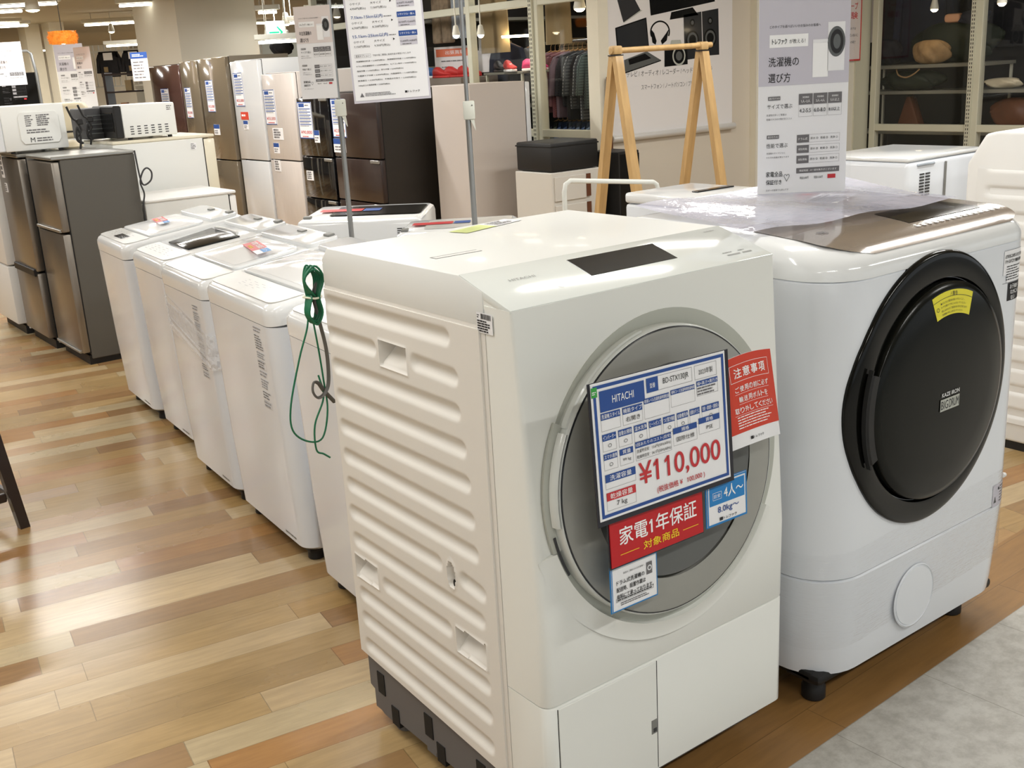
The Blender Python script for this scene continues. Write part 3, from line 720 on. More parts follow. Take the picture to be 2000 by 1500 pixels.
# black ring and porthole
def circ(cx, cz, r, y, n=120): return [(cx+r*math.cos(2*PI*i/n), y, cz+r*math.sin(2*PI*i/n)) for i in range(n)]
bm = B(); oc, ic = (1.072, .683), (1.082, .678)
def mixc(t, r, y, n=120):
    cx, cz = oc[0]+(ic[0]-oc[0])*t, oc[1]+(ic[1]-oc[1])*t; rx = r*(1-.048*(1-t)); out = []
    for i in range(n):
        x, z = cx+rx*math.cos(2*PI*i/n), cz+r*math.sin(2*PI*i/n)
        dl = max(0, .843-x); back = .115-math.sqrt(max(.115**2-dl*dl, 0)); dr_ = max(0, x-1.383); back += .092-math.sqrt(max(.092**2-dr_*dr_, 0))
        out.append((x, y+back*(1-t)**.5, z))
    return out
loft(bm, [mixc(0, .303, -.026), mixc(0, .3035, -.0335), mixc(0, .3015, -.0375), mixc(.05, .297, -.0395), mixc(.2, .288, -.0405), mixc(.9, .256, -.0425), mixc(1, .2505, -.041), mixc(1, .2475, -.028)], cap1=False)
ring = bobj('door_ring', bm, 'gloss_black', ang=50)
bm = B(); loft(bm, [mixc(1, .2475, -.030), mixc(1, .2, -.029)], cap1=True); bobj('ring_gap', bm, 'pit_dark', ring)
bm = B(); loft(bm, [circ(1.083, .678, .241, -.028), circ(1.083, .678, .243, -.046), circ(1.083, .678, .240, -.051), circ(1.083, .678, .225, -.056), circ(1.083, .678, .17, -.062), circ(1.083, .678, .10, -.066), circ(1.083, .678, .03, -.068)])
bdoor = bobj('door', bm, 'door_black', ang=60)
bm = B()
lathe(bm, [(.247, 0), (.272, 0), (.272, .008), (.268, .012), (.250, .012)], FACE(1.083, .678, -.044), 64, a0=math.radians(160), a1=math.radians(202)); bobj('door_handle', bm, 'black_plastic', bdoor)
bm = B(); lathe(bm, [(.2725, 0), (.2755, 0), (.2755, .010), (.2725, .010)], FACE(1.083, .678, -.044), 64, a0=math.radians(158), a1=math.radians(204)); bobj('handle_groove', bm, 'pit_dark', bdoor)
# warning label (curved band)
pr = Print(['yellow_label', 'label_ink'], Matrix.Translation((1.083-1.10, -.0625-.3, .678)) @ Matrix.Rotation(math.radians(-3.2), 4, 'X'))
N = 24; A0, A1 = math.radians(107), math.radians(67)
for i in range(N):
    a, b_ = A0+(A1-A0)*i/N, A0+(A1-A0)*(i+1)/N
    pr.poly([(.175*math.cos(a), .175*math.sin(a)), (.175*math.cos(b_), .175*math.sin(b_)), (.226*math.cos(b_), .226*math.sin(b_)), (.226*math.cos(a), .226*math.sin(a))], 'yellow_label', 1)
    pr.poly([(.213*math.cos(a), .213*math.sin(a)), (.213*math.cos(b_), .213*math.sin(b_)), (.214*math.cos(b_), .214*math.sin(b_)), (.214*math.cos(a), .214*math.sin(a))], 'label_ink', 2)
def arcchar(ch, ang, r, s):
    V, F, x0, x1, y0, y1 = glyphs(ch, 0); a = math.radians(ang); c, sn = math.cos(a-PI/2), math.sin(a-PI/2)
    vs = []
    for p in V:
        x = (p[0]-(x0+x1)/2)*s; y = (p[1])*s+r
        vs.append(pr.bm.verts.new((x*c-y*sn, -.0012, x*sn+y*c)))
    for f in F:
        try: pr.bm.faces.new([vs[i] for i in f]).material_index = 1
        except ValueError: pass
for k, ch in enumerate('⚠警告'): arcchar(ch, 89.5-k*2.6, .2150, .0095)
for rr_, s in ((.205, '●子どもに電池を触らせないこと。'), (.197, 'ドアを開けて中に入らないでください'), (.189, '閉じ込められて窒息のおそれがあります'), (.181, '洗濯機の中に入れないでください')):
    for k, ch in enumerate(s): arcchar(ch, 100-k*1.62, rr_-.002, .0052)
arcchar('○', 104, .192, .012)
dpf = [(0, -.0682), (.03, -.068), (.10, -.066), (.17, -.062), (.225, -.056), (.240, -.051)]
for v in pr.bm.verts:
    r_ = math.hypot(v.co.x, v.co.z)
    for (ra, ya), (rb, yb) in zip(dpf, dpf[1:]):
        if ra <= r_ <= rb: v.co.y += ya+(yb-ya)*(r_-ra)/(rb-ra)-.0004
pr.M = Matrix.Translation((1.083-1.10, -.3, .678))
pr.done('warning_label', bdoor)
pr = Print(['white_print', 'bezel_grey', 'label_ink'], Matrix.Translation((-1.10, -.3-.0665, 0)))
pr.M = Matrix.Translation((-1.10, -.3-.0692, 0))
pr.text('KAZE IRON', 1.054, .675, 1.120, .684, 'white_print', 2, keep=False); pr.rect(1.050, .643, 1.122, .670, 'bezel_grey', 1)
pr.text('BIG', 1.0525, .647, 1.079, .666, 'label_ink', 2, keep=False); pr.text('DRUM', 1.083, .647, 1.1195, .666, 'label_ink', 2, keep=False); pr.done('door_lettering', bdoor)
# child-lock notice at the upper right corner of the front
pr = Print(['paper', 'label_ink', 'ink_black', 'white_print'], Matrix.Translation((-1.10, -.3, 0)))
def oncorner(x):     # front surface with the rounded right corner
    c = BX1-.092
    return BY0 if x < c else BY0+.092-math.sqrt(max(.092**2-(x-c)**2, 0))
def bent(prn, M2=None):
    for v in prn.bm.verts: v.co.y += oncorner(v.co.x)-.0006
n = 10
for i in range(n):
    a, b_ = 1.372+.082*i/n, 1.372+.082*(i+1)/n
    lo = .835+max(0, .028-(a-1.372)*.9) 
    pr.rect(a, .872 if a > 1.385 else .890, b_, .947, 'paper'); pr.rect(a, .9463, b_, .947, 'ink_black', 2); pr.rect(a, .871, b_, .8717, 'ink_black', 2)
    if i > 2: pr.rect(a, .828, b_, .870, 'ink_black', 1)
for k, s in enumerate(('より安全にお使いいただくため', 'チャイルドロック機能をお使い')):
    for q, ch in enumerate(s): pr.text(ch, 1.376+q*.0055, .929-k*.012, 1.3808+q*.0055, .937-k*.012, 'ink_black', 3, bold=.02)
pr.fine(1.385, .876, 1.448, .912, 6, 'ink_grey' if 'ink_grey' in pr.mats else 'label_ink', 2, fill=.4, full=1)
for k, s in enumerate(('お子様が', 'なかに入ら', 'ない')):
    for q, ch in enumerate(s): pr.text(ch, 1.404+k*.003+q*.009, .856-k*.013, 1.412+k*.003+q*.009, .866-k*.013, 'white_print', 3, bold=.02)
for v in pr.bm.verts: v.co.x -= .035
bent(pr); pr.done('child_lock_notice', bd)
pr = Print(['paper_lilac', 'label_ink'], Matrix.Translation((-1.10, -.3, 0)))
for i in range(8): pr.rect(1.385+.07*i/8, .315, 1.385+.07*(i+1)/8, .372, 'paper_lilac')
pr.poly([(1.39, .325), (1.402, .325), (1.396, .342)], 'label_ink', 2); pr.disc(1.410, .360, .004, 'label_ink', 2); pr.fine(1.416, .322, 1.452, .368, 6, 'label_ink', 2, fill=.35, full=1)
for v in pr.bm.verts: v.co.x -= .02
bent(pr); pr.done('caution_sticker', bd)
# round filter cover
bm = B(); lathe(bm, [(.0775, 0), (.0775, .0012), (.0745, .0025), (.0735, .0006), (.071, .0004), (.070, .0022), (.001, .0028)], FACE(1.052, .193, BY0), 72); bobj('filter_cover', bm, 'cool_white', lowb, 50)
for i, (x, y) in enumerate(((.800, .05), (1.365, .06), (.80, .53), (1.385, .53))):
    bm = B(); lathe(bm, [(.024, 0), (.027, .003), (.027, .03), (.024, .034), (.024, .09)], Matrix.Translation((x, y, 0)), 24); box(bm, x-.05, x+.05, y-.03, y+.04, .062, .09, .006); bobj('foot', bm, 'black_plastic')
bm = B(); box(bm, .75, 1.45, .0, .58, .062, .088, .01); bobj('base_tray', bm, 'black_plastic')
bm = B(); tube(bm, [(1.46, .05, .33), (1.495, .045, .335), (1.503, .03, .345), (1.498, .015, .352), (1.48, .01, .356)], .006, 8, 5); bobj('hose_hook', bm, 'white_plastic')
# shrink film around the lower body, following the panel
bm = B(); rg = []
for z in (.15, .19, .23, .27, .31, .35, .375):
    pts = rrect(BX0-.0015, BX1+.0015, BY0-.0015, BY1, (.116, .093, .03, .03), 8)
    nn = len(pts); rg.append([(x, y, z+.05*(x-BX0)) for x, y in pts])
loft(bm, rg, False, False); bobj('shrink_film', bm, 'wrap_film', None)

# clear sheets and the sign standing on it
bm = B(); g = []
for j in range(13):
    for_y = .20+.38*j/12
    g.append([bm.verts.new((.735+.05*math.sin(j/12*2)+(1.42-.735)*i/16, for_y-.06*(i/16), topz(for_y-.06*i/16)+.011+.004*math.sin(i*.9+j*.5)+.012*(j/12)**2)) for i in range(17)])
for j in range(12):
    for i in range(16): bm.faces.new((g[j][i], g[j][i+1], g[j+1][i+1], g[j+1][i]))
t = thing('plastic_cover_sheet', 'wrinkled clear lilac plastic sheet lying over the rear of the black-door washer top', 'plastic sheet', (1.1, .4, 1.05))
bm.transform(Matrix.Translation((-1.1, -.4, -1.05))); obj('film', bm, 'lilac_film', t)
t = thing('flyer', 'folded red and white flyer under the clear sheet on the black-door washer', 'flyer', (1.36, .47, 1.0495))
bm = B(); extr(bm, [(-.07, .0), (.07, .05), (.06, .10), (-.09, .035)], 'z', -.001, .0012); obj('sheet', bm, 'orange_red', t)
pr = Print(['paper', 'ink_grey'], Matrix.Translation((0, 0, .0015)) @ Matrix.Rotation(math.radians(20), 4, 'Z') @ Matrix.Rotation(-PI/2, 4, 'X')); pr.rect(-.22, -.09, -.05, .0, 'paper'); pr.fine(-.21, -.08, -.06, -.01, 6, 'ink_grey', 2); pr.done('printed_side', t)

def guide_sign(name, label, M, w, h, top, title, washer=True, cat='sign', group=None, acryl=True):
    """tall shop guide: lilac head with pictures, two tables below (faces local -y, origin lower left)"""
    r = thing(name, label, cat, M.translation, 0, group); Mr = Matrix.Translation(-M.translation) @ M
    bm = B(); box(bm, 0, w, 0, .001, 0, h, M=Mr); obj('card', bm, 'paper', r, smooth=False)
    ms = ['paper_lilac', 'paper', 'ink_black', 'ink_grey', 'red_print', 'white_print', 'smoke_mid', 'paper_beige']
    p = Print(ms, Mr @ Matrix.Translation((0, -.0002, 0)))
    S = w/.222; T = h
    f = lambda a: h-a*S
    p.rect(0, f(.200), w, h, top, 1)
    p.text('どのタイプを選べばいいかお悩みのお客様へ', .026*S, f(.068), .150*S, f(.061), 'ink_black')
    p.rect(.026*S, f(.112), .120*S, f(.083), 'white_print', 2); p.text('トレファク', .032*S, f(.105), .068*S, f(.092), 'ink_black', 3, bold=.03, keep=False); p.text('が教える！', .074*S, f(.104), .113*S, f(.094), 'ink_black', 3, keep=False)
    p.text(title[0], .024*S, f(.156), .098*S, f(.134), 'ink_black', 2, bold=.01, keep=False); p.text(title[1], .024*S, f(.193), .078*S, f(.171), 'ink_black', 2, bold=.01, keep=False)
    if washer:
        p.rect(.132*S, f(.185), .170*S, f(.098), 'white_print', 2); p.rect(.132*S, f(.106), .170*S, f(.098), 'paper', 3)
        p.rect(.168*S, f(.172), .210*S, f(.060), 'paper', 2); p.disc(.189*S, f(.105), .0215*S, 'smoke_mid', 3, rv=.035*S); p.disc(.190*S, f(.105), .016*S, 'ink_black', 4, rv=.028*S); p.disc(.190*S, f(.105), .009*S, 'smoke_mid', 5, rv=.017*S)
    p.rect(.024*S, f(.234), .054*S, f(.225), 'ink_grey', 2); p.text('選び方その1', .026*S, f(.232), .052*S, f(.227), 'white_print', 3)
    p.text('サイズで選ぶ', .022*S, f(.254), .084*S, f(.243), 'ink_black', 2, keep=False); p.text('洗濯物が多いご家庭は', .020*S, f(.271), .070*S, f(.266), 'ink_grey'); p.text('容量が大きめの物がおススメ', .020*S, f(.281), .083*S, f(.276), 'ink_grey')
    for k, (a, b_) in enumerate((('1人~2人', '4.2-5.5'), ('3人~4人', '6.0-8.0'), ('5人以上', '8.0以上'))):
        x = (.100+k*.0362)*S; p.rect(x, f(.247), x+.034*S, f(.222), 'ink_grey', 2); p.text(a, x+.006*S, f(.243), x+.028*S, f(.236), 'white_print', 3); p.text('家族構成', x+.009*S, f(.2325), x+.025*S, f(.228), 'white_print', 3)
        p.frame(x, f(.276), x+.034*S, f(.247), .0004, 'ink_grey', 2); p.text(b_, x+.002*S, f(.266), x+.030*S, f(.257), 'ink_black', 3, bold=.015, keep=False)
    p.rect(.022*S, f(.325), .052*S, f(.316), 'ink_grey', 2); p.text('選び方その2', .024*S, f(.323), .050*S, f(.318), 'white_print', 3)
    p.text('性能で選ぶ', .021*S, f(.347), .074*S, f(.336), 'ink_black', 2, keep=False); p.text('洗濯機のタイプごとに', .021*S, f(.362), .068*S, f(.3575), 'ink_grey'); p.text('それぞれ性能が異なります', .021*S, f(.372), .078*S, f(.3675), 'ink_grey')
    for k in range(3):
        y = .319+k*.025; p.rect(.097*S, f(y+.019), .127*S, f(y), 'ink_grey', 2); p.text(('ドラム式', '縦型(乾燥)', '縦型(簡易)')[k], .101*S, f(y+.013), .123*S, f(y+.007), 'white_print', 3); p.frame(.127*S, f(y+.019), .204*S, f(y), .0004, 'ink_grey', 2); p.text('節水 ◎   乾燥 ◎   洗浄 ○', .131*S, f(y+.0125), .199*S, f(y+.0065), 'ink_black', 3, keep=False)
    p.text('家電全品', .021*S, f(.417), .062*S, f(.404), 'ink_black', 2, bold=.01, keep=False); p.text('保証付き', .021*S, f(.436), .060*S, f(.424), 'ink_black', 2, bold=.01, keep=False); p.text('♡', .066*S, f(.430), .080*S, f(.412), 'ink_grey', 2)
    p.rect(.097*S, f(.412), .205*S, f(.399), 'ink_grey', 2); p.text('保証制度 - ※一部対象外がございます', .104*S, f(.408), .198*S, f(.403), 'white_print', 3)
    for k in range(3): p.text(('税抜5,000円', '税抜10,000円', '1年保証')[k], (.106+k*.036)*S, f(.427), (.128+k*.036)*S, f(.420), 'ink_black', 3) if k < 2 else p.rect(.176*S, f(.428), .196*S, f(.418), 'red_print', 2)
    p.text('万が一の故障でも安心です', .021*S, f(.452), .078*S, f(.447), 'ink_grey', 2)
    p.done('printing', r)
    if acryl:
        bm = B(); box(bm, -.006, w+.012, .0011, .0026, -.01, h+.035, M=Mr); o = obj('acrylic_holder', bm, 'clear_plastic', r, smooth=False)
    return r
YAW = -.635
guide_sign('standing_guide_sign', 'tall lilac-headed washing machine guide standing in clear holder on black-door washer', Matrix.Translation((1.118, .497, 1.062)) @ Matrix.Rotation(YAW+.06, 4, 'Z') , .222, .463, 'paper_lilac', ('洗濯機の', '選び方'))

# ------------------------------------------------------------------ top loaders
def top_loader(label, loc, rz, w, d, hf, hb, style, group='top loading washers in the aisle row', text_side=False, lean=.035, sticker=None):
    r = thing('top_loading_washer', label, 'washing machine', loc, rz, group)
    seam = hf-.062
    def ring(z, ins, front, rr=.05, sl=0, f2=0):
        pts = rrect(-w/2+ins, w/2-ins, front, d-ins, (rr, rr, .03, .03), 6)
        return [(x, y, z+sl*(y/d)) for x, y in pts]
    bm = B(); loft(bm, [ring(.045, .012, lean+.008), ring(.053, .006, lean), ring(.3, .004, lean*.6), ring(seam-.001, .001, .006)]); obj('body', bm, 'cool_white', r, 40)
    bm = B(); sl = (hb-hf)
    loft(bm, [ring(seam+.001, .0005, .005, sl=sl*.75), ring(seam+.03, 0, .003, sl=sl*.9), ring(hf-.018, .001, .004, sl=sl), ring(hf-.006, .006, .010, sl=sl), ring(hf, .016, .022, .045, sl=sl)]); cv = obj('top_cover', bm, 'gloss_white', r, 50)
    tilt = math.atan2(sl, d)
    Mt = Matrix.Translation((0, 0, hf)) @ Matrix.Rotation(tilt, 4, 'X')
    mpanel = {'clear': 'panel_grey', 'dark': 'panel_grey', 'plain': 'panel_grey', 'back': 'panel_grey'}[style]
    bm = B(); extr(bm, rrect(-w/2+.02, w/2-.02, .022, .125, (.035, .035, .006, .006), 5), 'z', -.002, .0035, .0015, 1, M=Mt); cpn = obj('control_panel', bm, mpanel, r)
    pr = Print(['mid_grey_plastic', 'ink_black', 'label_ink', 'display_black', 'ink_soft'], Mt @ Matrix.Translation((0, 0, .0037)) @ Matrix.Rotation(-PI/2, 4, 'X'))
    if style == 'clear':
        pr.fine(-.10, .055, .16, .10, 4, 'ink_soft', fill=.16, gap=3.0)
    else:
        pr.fine(-.18, .05, .2, .105, 4, 'mid_grey_plastic', fill=.18, gap=2.4)
        if style == 'plain': pr.rect(.0-.06, .045, .07, .085, 'display_black', 2)
    pr.done('panel_print', cpn)
    if style in ('clear', 'plain'):
        bm = B(); extr(bm, rrect(-w/2+.035, w/2-.035, .13, d*.70, (.02, .02, .05, .05), 6), 'z', .0, .010, .004, 2, M=Mt); lid = obj('lid', bm, 'gloss_white', r)
        bm = B()
        g = []
        for j in range(13):
            y = .15+(d*.68-.15)*j/12
            g.append([bm.verts.new(Mt @ Vector((-w/2+.07+(w-.14)*i/14, y, .0105+.016*math.sin(PI*i/14)*math.sin(PI*j/12)))) for i in range(15)])
        for j in range(12):
            for i in range(14): bm.faces.new((g[j][i], g[j][i+1], g[j+1][i+1], g[j+1][i]))
        obj('lid_window', bm, 'lid_white', lid)
    else:
        bm = B(); extr(bm, [(-w/2+.10, .14), (w/2-.10, .14), (w/2-.06, .34), (-w/2+.06, .34)], 'z', 0, .007, .003, 2, M=Mt); lid = obj('lid', bm, 'display_black', r)
        bm = B(); tube(bm, [Mt @ Vector(p) for p in ((-w/2+.10, .345, .010), (0, .352, .012), (w/2-.10, .345, .010))], .006, 8, 4); obj('lid_handle', bm, 'gloss_white', lid)
    bm = B(); extr(bm, rrect(-w/2+.02, w/2-.02, d*.74, d-.02, (.02, .02, .03, .03), 5), 'z', -.002, .014, .006, 2, M=Mt); rear = obj('rear_deck', bm, 'gloss_white', r)
    bm = B(); box(bm, -.05, .0, d*.88, d*.92, .013, .019, .002, 1, M=Mt); box(bm, w/2-.09, w/2-.045, d*.9, d*.95, .013, .022, .003, 1, M=Mt); obj('water_inlet', bm, 'mid_grey_plastic', rear)
    if sticker:
        p2 = Print(['red_card', 'white_print', 'yellow_print', 'blue_light', 'paper', 'ink_grey'], Mt @ Matrix.Translation((0, 0, .0285)) @ Matrix.Rotation(-PI/2, 4, 'X') @ Matrix.Rotation(math.radians(sticker[3]), 4, 'Y'))
        a, b_, s = sticker[:3]
        p2.rect(a, b_, a+.16*s, b_+.055*s, 'red_card'); p2.text('家電1年保証', a+.012*s, b_+.027*s, a+.148*s, b_+.048*s, 'white_print', 2, bold=.02, keep=False); p2.text('対象商品', a+.05*s, b_+.006*s, a+.11*s, b_+.020*s, 'yellow_print', 2, bold=.02, keep=False)
        p2.rect(a+.163*s, b_, a+.235*s, b_+.055*s, 'paper', 1); p2.rect(a+.166*s, b_+.024*s, a+.232*s, b_+.052*s, 'blue_light', 2); p2.text('1人～', a+.18*s, b_+.030*s, a+.22*s, b_+.046*s, 'white_print', 3, keep=False)
        p2.done('warranty_sticker', r)
    if text_side:
        for j in range(1):
            def fy2(z): return .006+(lean*.6-.006)*(seam-z)/(seam-.3)+.0 if z > .3 else lean
            a0, b0 = text_side
            p3 = Print(['paper', 'ink_grey', 'ink_soft']); z = b0
            x = w/2-.150
            while z > a0:
                hh = random.uniform(.02, .05)
                if random.random() < .3: p3.frame(x, z-hh, x+.065, z-.002, .0006, 'ink_grey', 1)
                p3.fine(x+.002, z-hh, x+.063, z-.003, max(2, int(hh/.008)), random.choice(('ink_grey', 'ink_soft', 'ink_soft')), 1, fill=.42, gap=.5, full=1); z -= hh+.003
            for v in p3.bm.verts: v.co.y += fy2(v.co.z)-.0012
            p3.done('instruction_label', r)
    for sx in (-1, 1):
        for yy in (lean+.05, d-.06):
            bm = B(); lathe(bm, [(.022, 0), (.025, .003), (.022, .05)], Matrix.Translation((sx*(w/2-.06), yy, 0)), 16); obj('foot', bm, 'black_plastic', r)
    bm = B(); box(bm, -w/2+.03, w/2-.03, lean+.02, d-.03, .028, .05, .006); obj('base_tray', bm, 'black_plastic', r)
    pr = Print(['mid_grey_plastic', 'ink_black'], Matrix.Translation((0, lean-.0007, 0))); pr.fine(w/2-.16, .062, w/2-.06, .075, 1, 'mid_grey_plastic', fill=.5); pr.done('model_mark', r)
    return r
RZ = math.radians(-94)
top_loader('white top loader with silver panel, tucked right behind the ribbed washer', (.180, 1.075, 0), RZ, .545, .53, .815, .87, 'clear')
top_loader('white top loader, label strip down its front, next to the hanging green wire', (.238, 1.752, 0), RZ, .572, .54, .800, .87, 'clear', text_side=(.50, .73))
w3 = top_loader('white top loader with crumpled plastic film wrapped round its front', (.285, 2.325, 0), RZ, .505, .54, .785, .865, 'clear', text_side=(.44, .70), sticker=(-.06, .25, 1, 8))
top_loader('white top loader with dark glass lid and wrinkled film over its controls', (.378, 2.93, 0), RZ, .46, .55, .768, .850, 'dark')
top_loader('white top loader at the far end of the row, small dark display', (.412, 3.49, 0), RZ, .50, .54, .775, .845, 'plain', sticker=(-.12, .22, .9, 6))
# crumpled film on the third machine
bm = B(); rg = []
rnd = random.Random(3)
for k, z in enumerate([.50+.012*i for i in range(11)]):
    pts = rrect(-.256, .256, .014, .3, (.055, .055, .02, .02), 10); row = []
    for x, y in pts:
        j = rnd.uniform(-.004, .008)
        dx = x/.256; row.append((x+(.006 if x > .2 else 0)+j*dx, y-.004-abs(j), z+.05*(.5-x/.5)-.02*math.sin(x*9)+rnd.uniform(-.004, .004)))
    rg.append(row)
loft(bm, rg, False, False); mat('crumpled_film', (250,250,252), .10, alpha=.38, spec=.9, bump=.8, bscale=90); obj('crumpled_film', bm, 'crumpled_film', w3, ang=15)
# machines behind the row
def back_washer(label, loc, rz, w, d, h, hb, dark=True):
    r = thing('top_loading_washer', label, 'washing machine', loc, rz, 'washers standing behind the aisle row')
    def ring(z, ins, rr=.03, sl=0): return [(x, y, z+sl*(x+w/2)/w) for x, y in rrect(-w/2+ins, w/2-ins, ins, d-ins, rr, 5)]
    sl = hb-h
    bm = B(); loft(bm, [ring(.04, .008), ring(.06, 0), ring(h-.14, 0)]); obj('body', bm, 'cool_white', r)
    bm = B(); loft(bm, [ring(h-.139, 0), ring(h-.03, 0, sl=sl), ring(h-.01, .006, sl=sl), ring(h, .02, sl=sl)]); obj('top_cover', bm, 'gloss_white', r)
    Mt = Matrix.Translation((0, 0, h+sl/2)) @ Matrix.Rotation(-math.atan2(sl, w), 4, 'Y')
    bm = B(); extr(bm, rrect(-w*.28, w*.46, d*.22, d*.82, .03), 'z', 0, .006, .003, 1, M=Mt); obj('lid', bm, 'display_black' if dark else 'panel_grey', r)
    bm = B(); box(bm, -w*.46, -w*.40, .06, .10, 0, .012, .003, 1, M=Mt); obj('water_inlet', bm, 'mid_grey_plastic', r)
    p = Print(['red_card', 'blue_print', 'paper', 'ink_grey', 'label_ink'], Mt @ Matrix.Translation((0, 0, .0075)) @ Matrix.Rotation(-PI/2, 4, 'X'))
    p.rect(-w*.40, d*.45, -w*.05, d*.62, 'red_card'); p.rect(-w*.04, d*.45, w*.1, d*.62, 'blue_print'); p.done('warranty_sticker', r)
    p = Print(['ink_grey', 'label_ink'], Matrix.Translation((0, -.001, 0))); p.fine(w/2-.12, h-.11, w/2-.06, h-.05, 6, 'label_ink'); p.done('spec_label', r)
    p = Print(['ink_grey', 'label_ink'], Matrix.Translation((-w/2-.001, 0, 0)) @ Matrix.Rotation(-PI/2, 4, 'Z')); p.fine(-.3, h-.13, -.12, h-.05, 7, 'ink_grey'); p.fine(-.22, h-.13, -.12, h-.08, 5, 'label_ink'); p.done('rating_plate', r)
    bm = B(); tube(bm, [(-w/2-.005, .35, h-.17), (-w/2-.04, .33, h-.18), (-w/2-.04, .15, h-.18), (-w/2-.005, .12, h-.17)], .012, 8, 4); obj('hose_hook', bm, 'mid_grey_plastic', r)
    return r
c_, s_ = math.cos(math.radians(-40)), math.sin(math.radians(-40))
back_washer('white washer turned cornerwise behind the aisle row, dark glass lid with red sticker', (1.262+.30*c_, 3.405+.30*s_, 0), math.radians(-40), .60, .56, .755, .748)
back_washer('low white washer mostly hidden beyond the ribbed drum washer, grey lid window', (1.302+.25*c_, 2.578+.25*s_, 0), math.radians(-40), .50, .42, .76, .765, False)

# cables at the rear corner of the main washer
bm = B()
tube(bm, [(-.013,.728,.95),(-.024,.72,.909),(-.049,.72,.848),(-.080,.72,.754),(-.083,.72,.698),(-.053,.72,.666),(-.017,.72,.664),(.004,.724,.721),(.004,.728,.789),(.0,.728,.858),(-.006,.728,.926)], .0021, 8, 6)
for i in range(7):
    a = i*.0042; zt = 1.038-.004*(i % 3); zb = .917+.006*(i % 2)
    tube(bm, [(-.013+a*.3-.001, .728-a, .975), (-.018-a*.4, .726-a, 1.010), (-.010+a*.2, .722-a, zt), (.002+a*.4, .72-a, 1.012), (-.002, .718-a, .975), (-.002+a*.2, .72-a, .94), (-.012, .72-a, zb), (-.024-a*.1, .722-a, .94), (-.014, .726-a, .975)], .0022, 8, 5)
tube(bm, [(-.006,.73,.80),(-.004,.72,.753),(-.031,.72,.697),(-.034,.72,.642),(-.018,.72,.628),(-.004,.72,.616)], .0021, 8, 6)
t = thing('earth_wire', 'coiled green earth wire hanging at the rear corner of the ribbed white washer', 'cable', (-.02, .72, .9))
bm.transform(Matrix.Translation((.02, -.72, -.9))); obj('wire', bm, 'green_wire', t, 60)
bm = B(); tube(bm, [(-.022,.728,.972),(-.012,.695,.9715),(.006,.70,.973),(.006,.73,.975),(-.022,.728,.972)], .0022, 6, 3); bm.transform(Matrix.Translation((.02, -.72, -.9))); obj('twist_tie', bm, 'tie_white', t)
bm = B(); tube(bm, [(.016,.715,1.02),(.004,.712,1.0),(-.006,.712,.972),(.0,.712,.925),(.010,.712,.857),(.008,.712,.79),(-.004,.712,.764),(-.021,.712,.757),(-.030,.714,.772),(-.024,.718,.790),(-.012,.720,.785),(.0,.722,.765),(.022,.722,.735)], .0058, 8, 6, flat=.45)
t = thing('power_cord', 'flat grey power cord looping below the green wire bundle', 'cable', (0, .71, .85)); bm.transform(Matrix.Translation((0, -.71, -.85))); obj('cord', bm, 'cord_grey', t, 60)

# white machine at the far right edge: ribbed side towards us
rm = thing('drum_washing_machine', 'white washing machine with ribbed side at the right edge behind the black-door washer', 'washing machine', (2.56, .45, 0))
bm = B(); extr(bm, [(-.25,.03),(.19,.03),(.345,.03),(.345,.995),(.285,1.095),(.24,1.105),(-.1,1.105),(-.25,1.03)], 'x', 0, .62, .012, 3); obj('cabinet', bm, 'white_plastic', rm)
bm = B()
g = []
for j in range(121):
    z = .10+.88*j/120; row = []
    for i in range(41):
        y = -.2+.50*i/40; k = (z-.14)/.085; fz = abs(k-round(k))*.085; e = smooth01((min(y+.17, .27-y))/.02)
        row.append(bm.verts.new((-.006+.008*e*smooth01((.02-fz)/.012), y, z)))
    g.append(row)
for j in range(120):
    for i in range(40): bm.faces.new((g[j][i], g[j][i+1], g[j+1][i+1], g[j+1][i]))
obj('side_panel', bm, 'white_plastic', rm, 60)
bm = B(); box(bm, .01, .61, -.23, .33, .0, .035); obj('base_tray', bm, 'black_plastic', rm)
bm = B(); tube(bm, [(-.01,.2,.62),(-.04,.2,.60),(-.05,.21,.52),(-.03,.21,.47),(-.03,.22,.44)], .006, 8, 5); obj('drain_hose', bm, 'white_plastic', rm)
# vented pale unit, and two more tops peeking out behind
tt = thing('twin_tub_washer', 'pale blue-white washer with a small grille of vents, behind the bronze control panel', 'washing machine', (3.08, 1.25, 0), 0)
bm = B(); box(bm, -.25, .30, -.05, .40, .04, .955, .02, 3); obj('cabinet', bm, 'cool_white', tt)
bm = B(); box(bm, -.245, .295, -.045, .39, .955, .972, .008, 2); obj('lid', bm, 'gloss_white', tt)
bm = B(); box(bm, -.19, -.07, -.0545, -.04, .935, .945, .003, 1); obj('handle', bm, 'paleblue_cloth', tt)
bm = B()
for k in range(9):
    for q in (0, 1): box(bm, -.17+q*.04, -.14+q*.04, -.0525, -.04, .90-.012*k, .906-.012*k)
obj('vent_grille', bm, 'label_ink', tt)
bm = B(); box(bm, .0, .012, -.056, -.05, .80, .94, .002, 1); obj('side_rib', bm, 'mid_grey_plastic', tt)
bm = B(); box(bm, -.23, .28, -.03, .38, 0, .05); obj('base_tray', bm, 'black_plastic', tt)
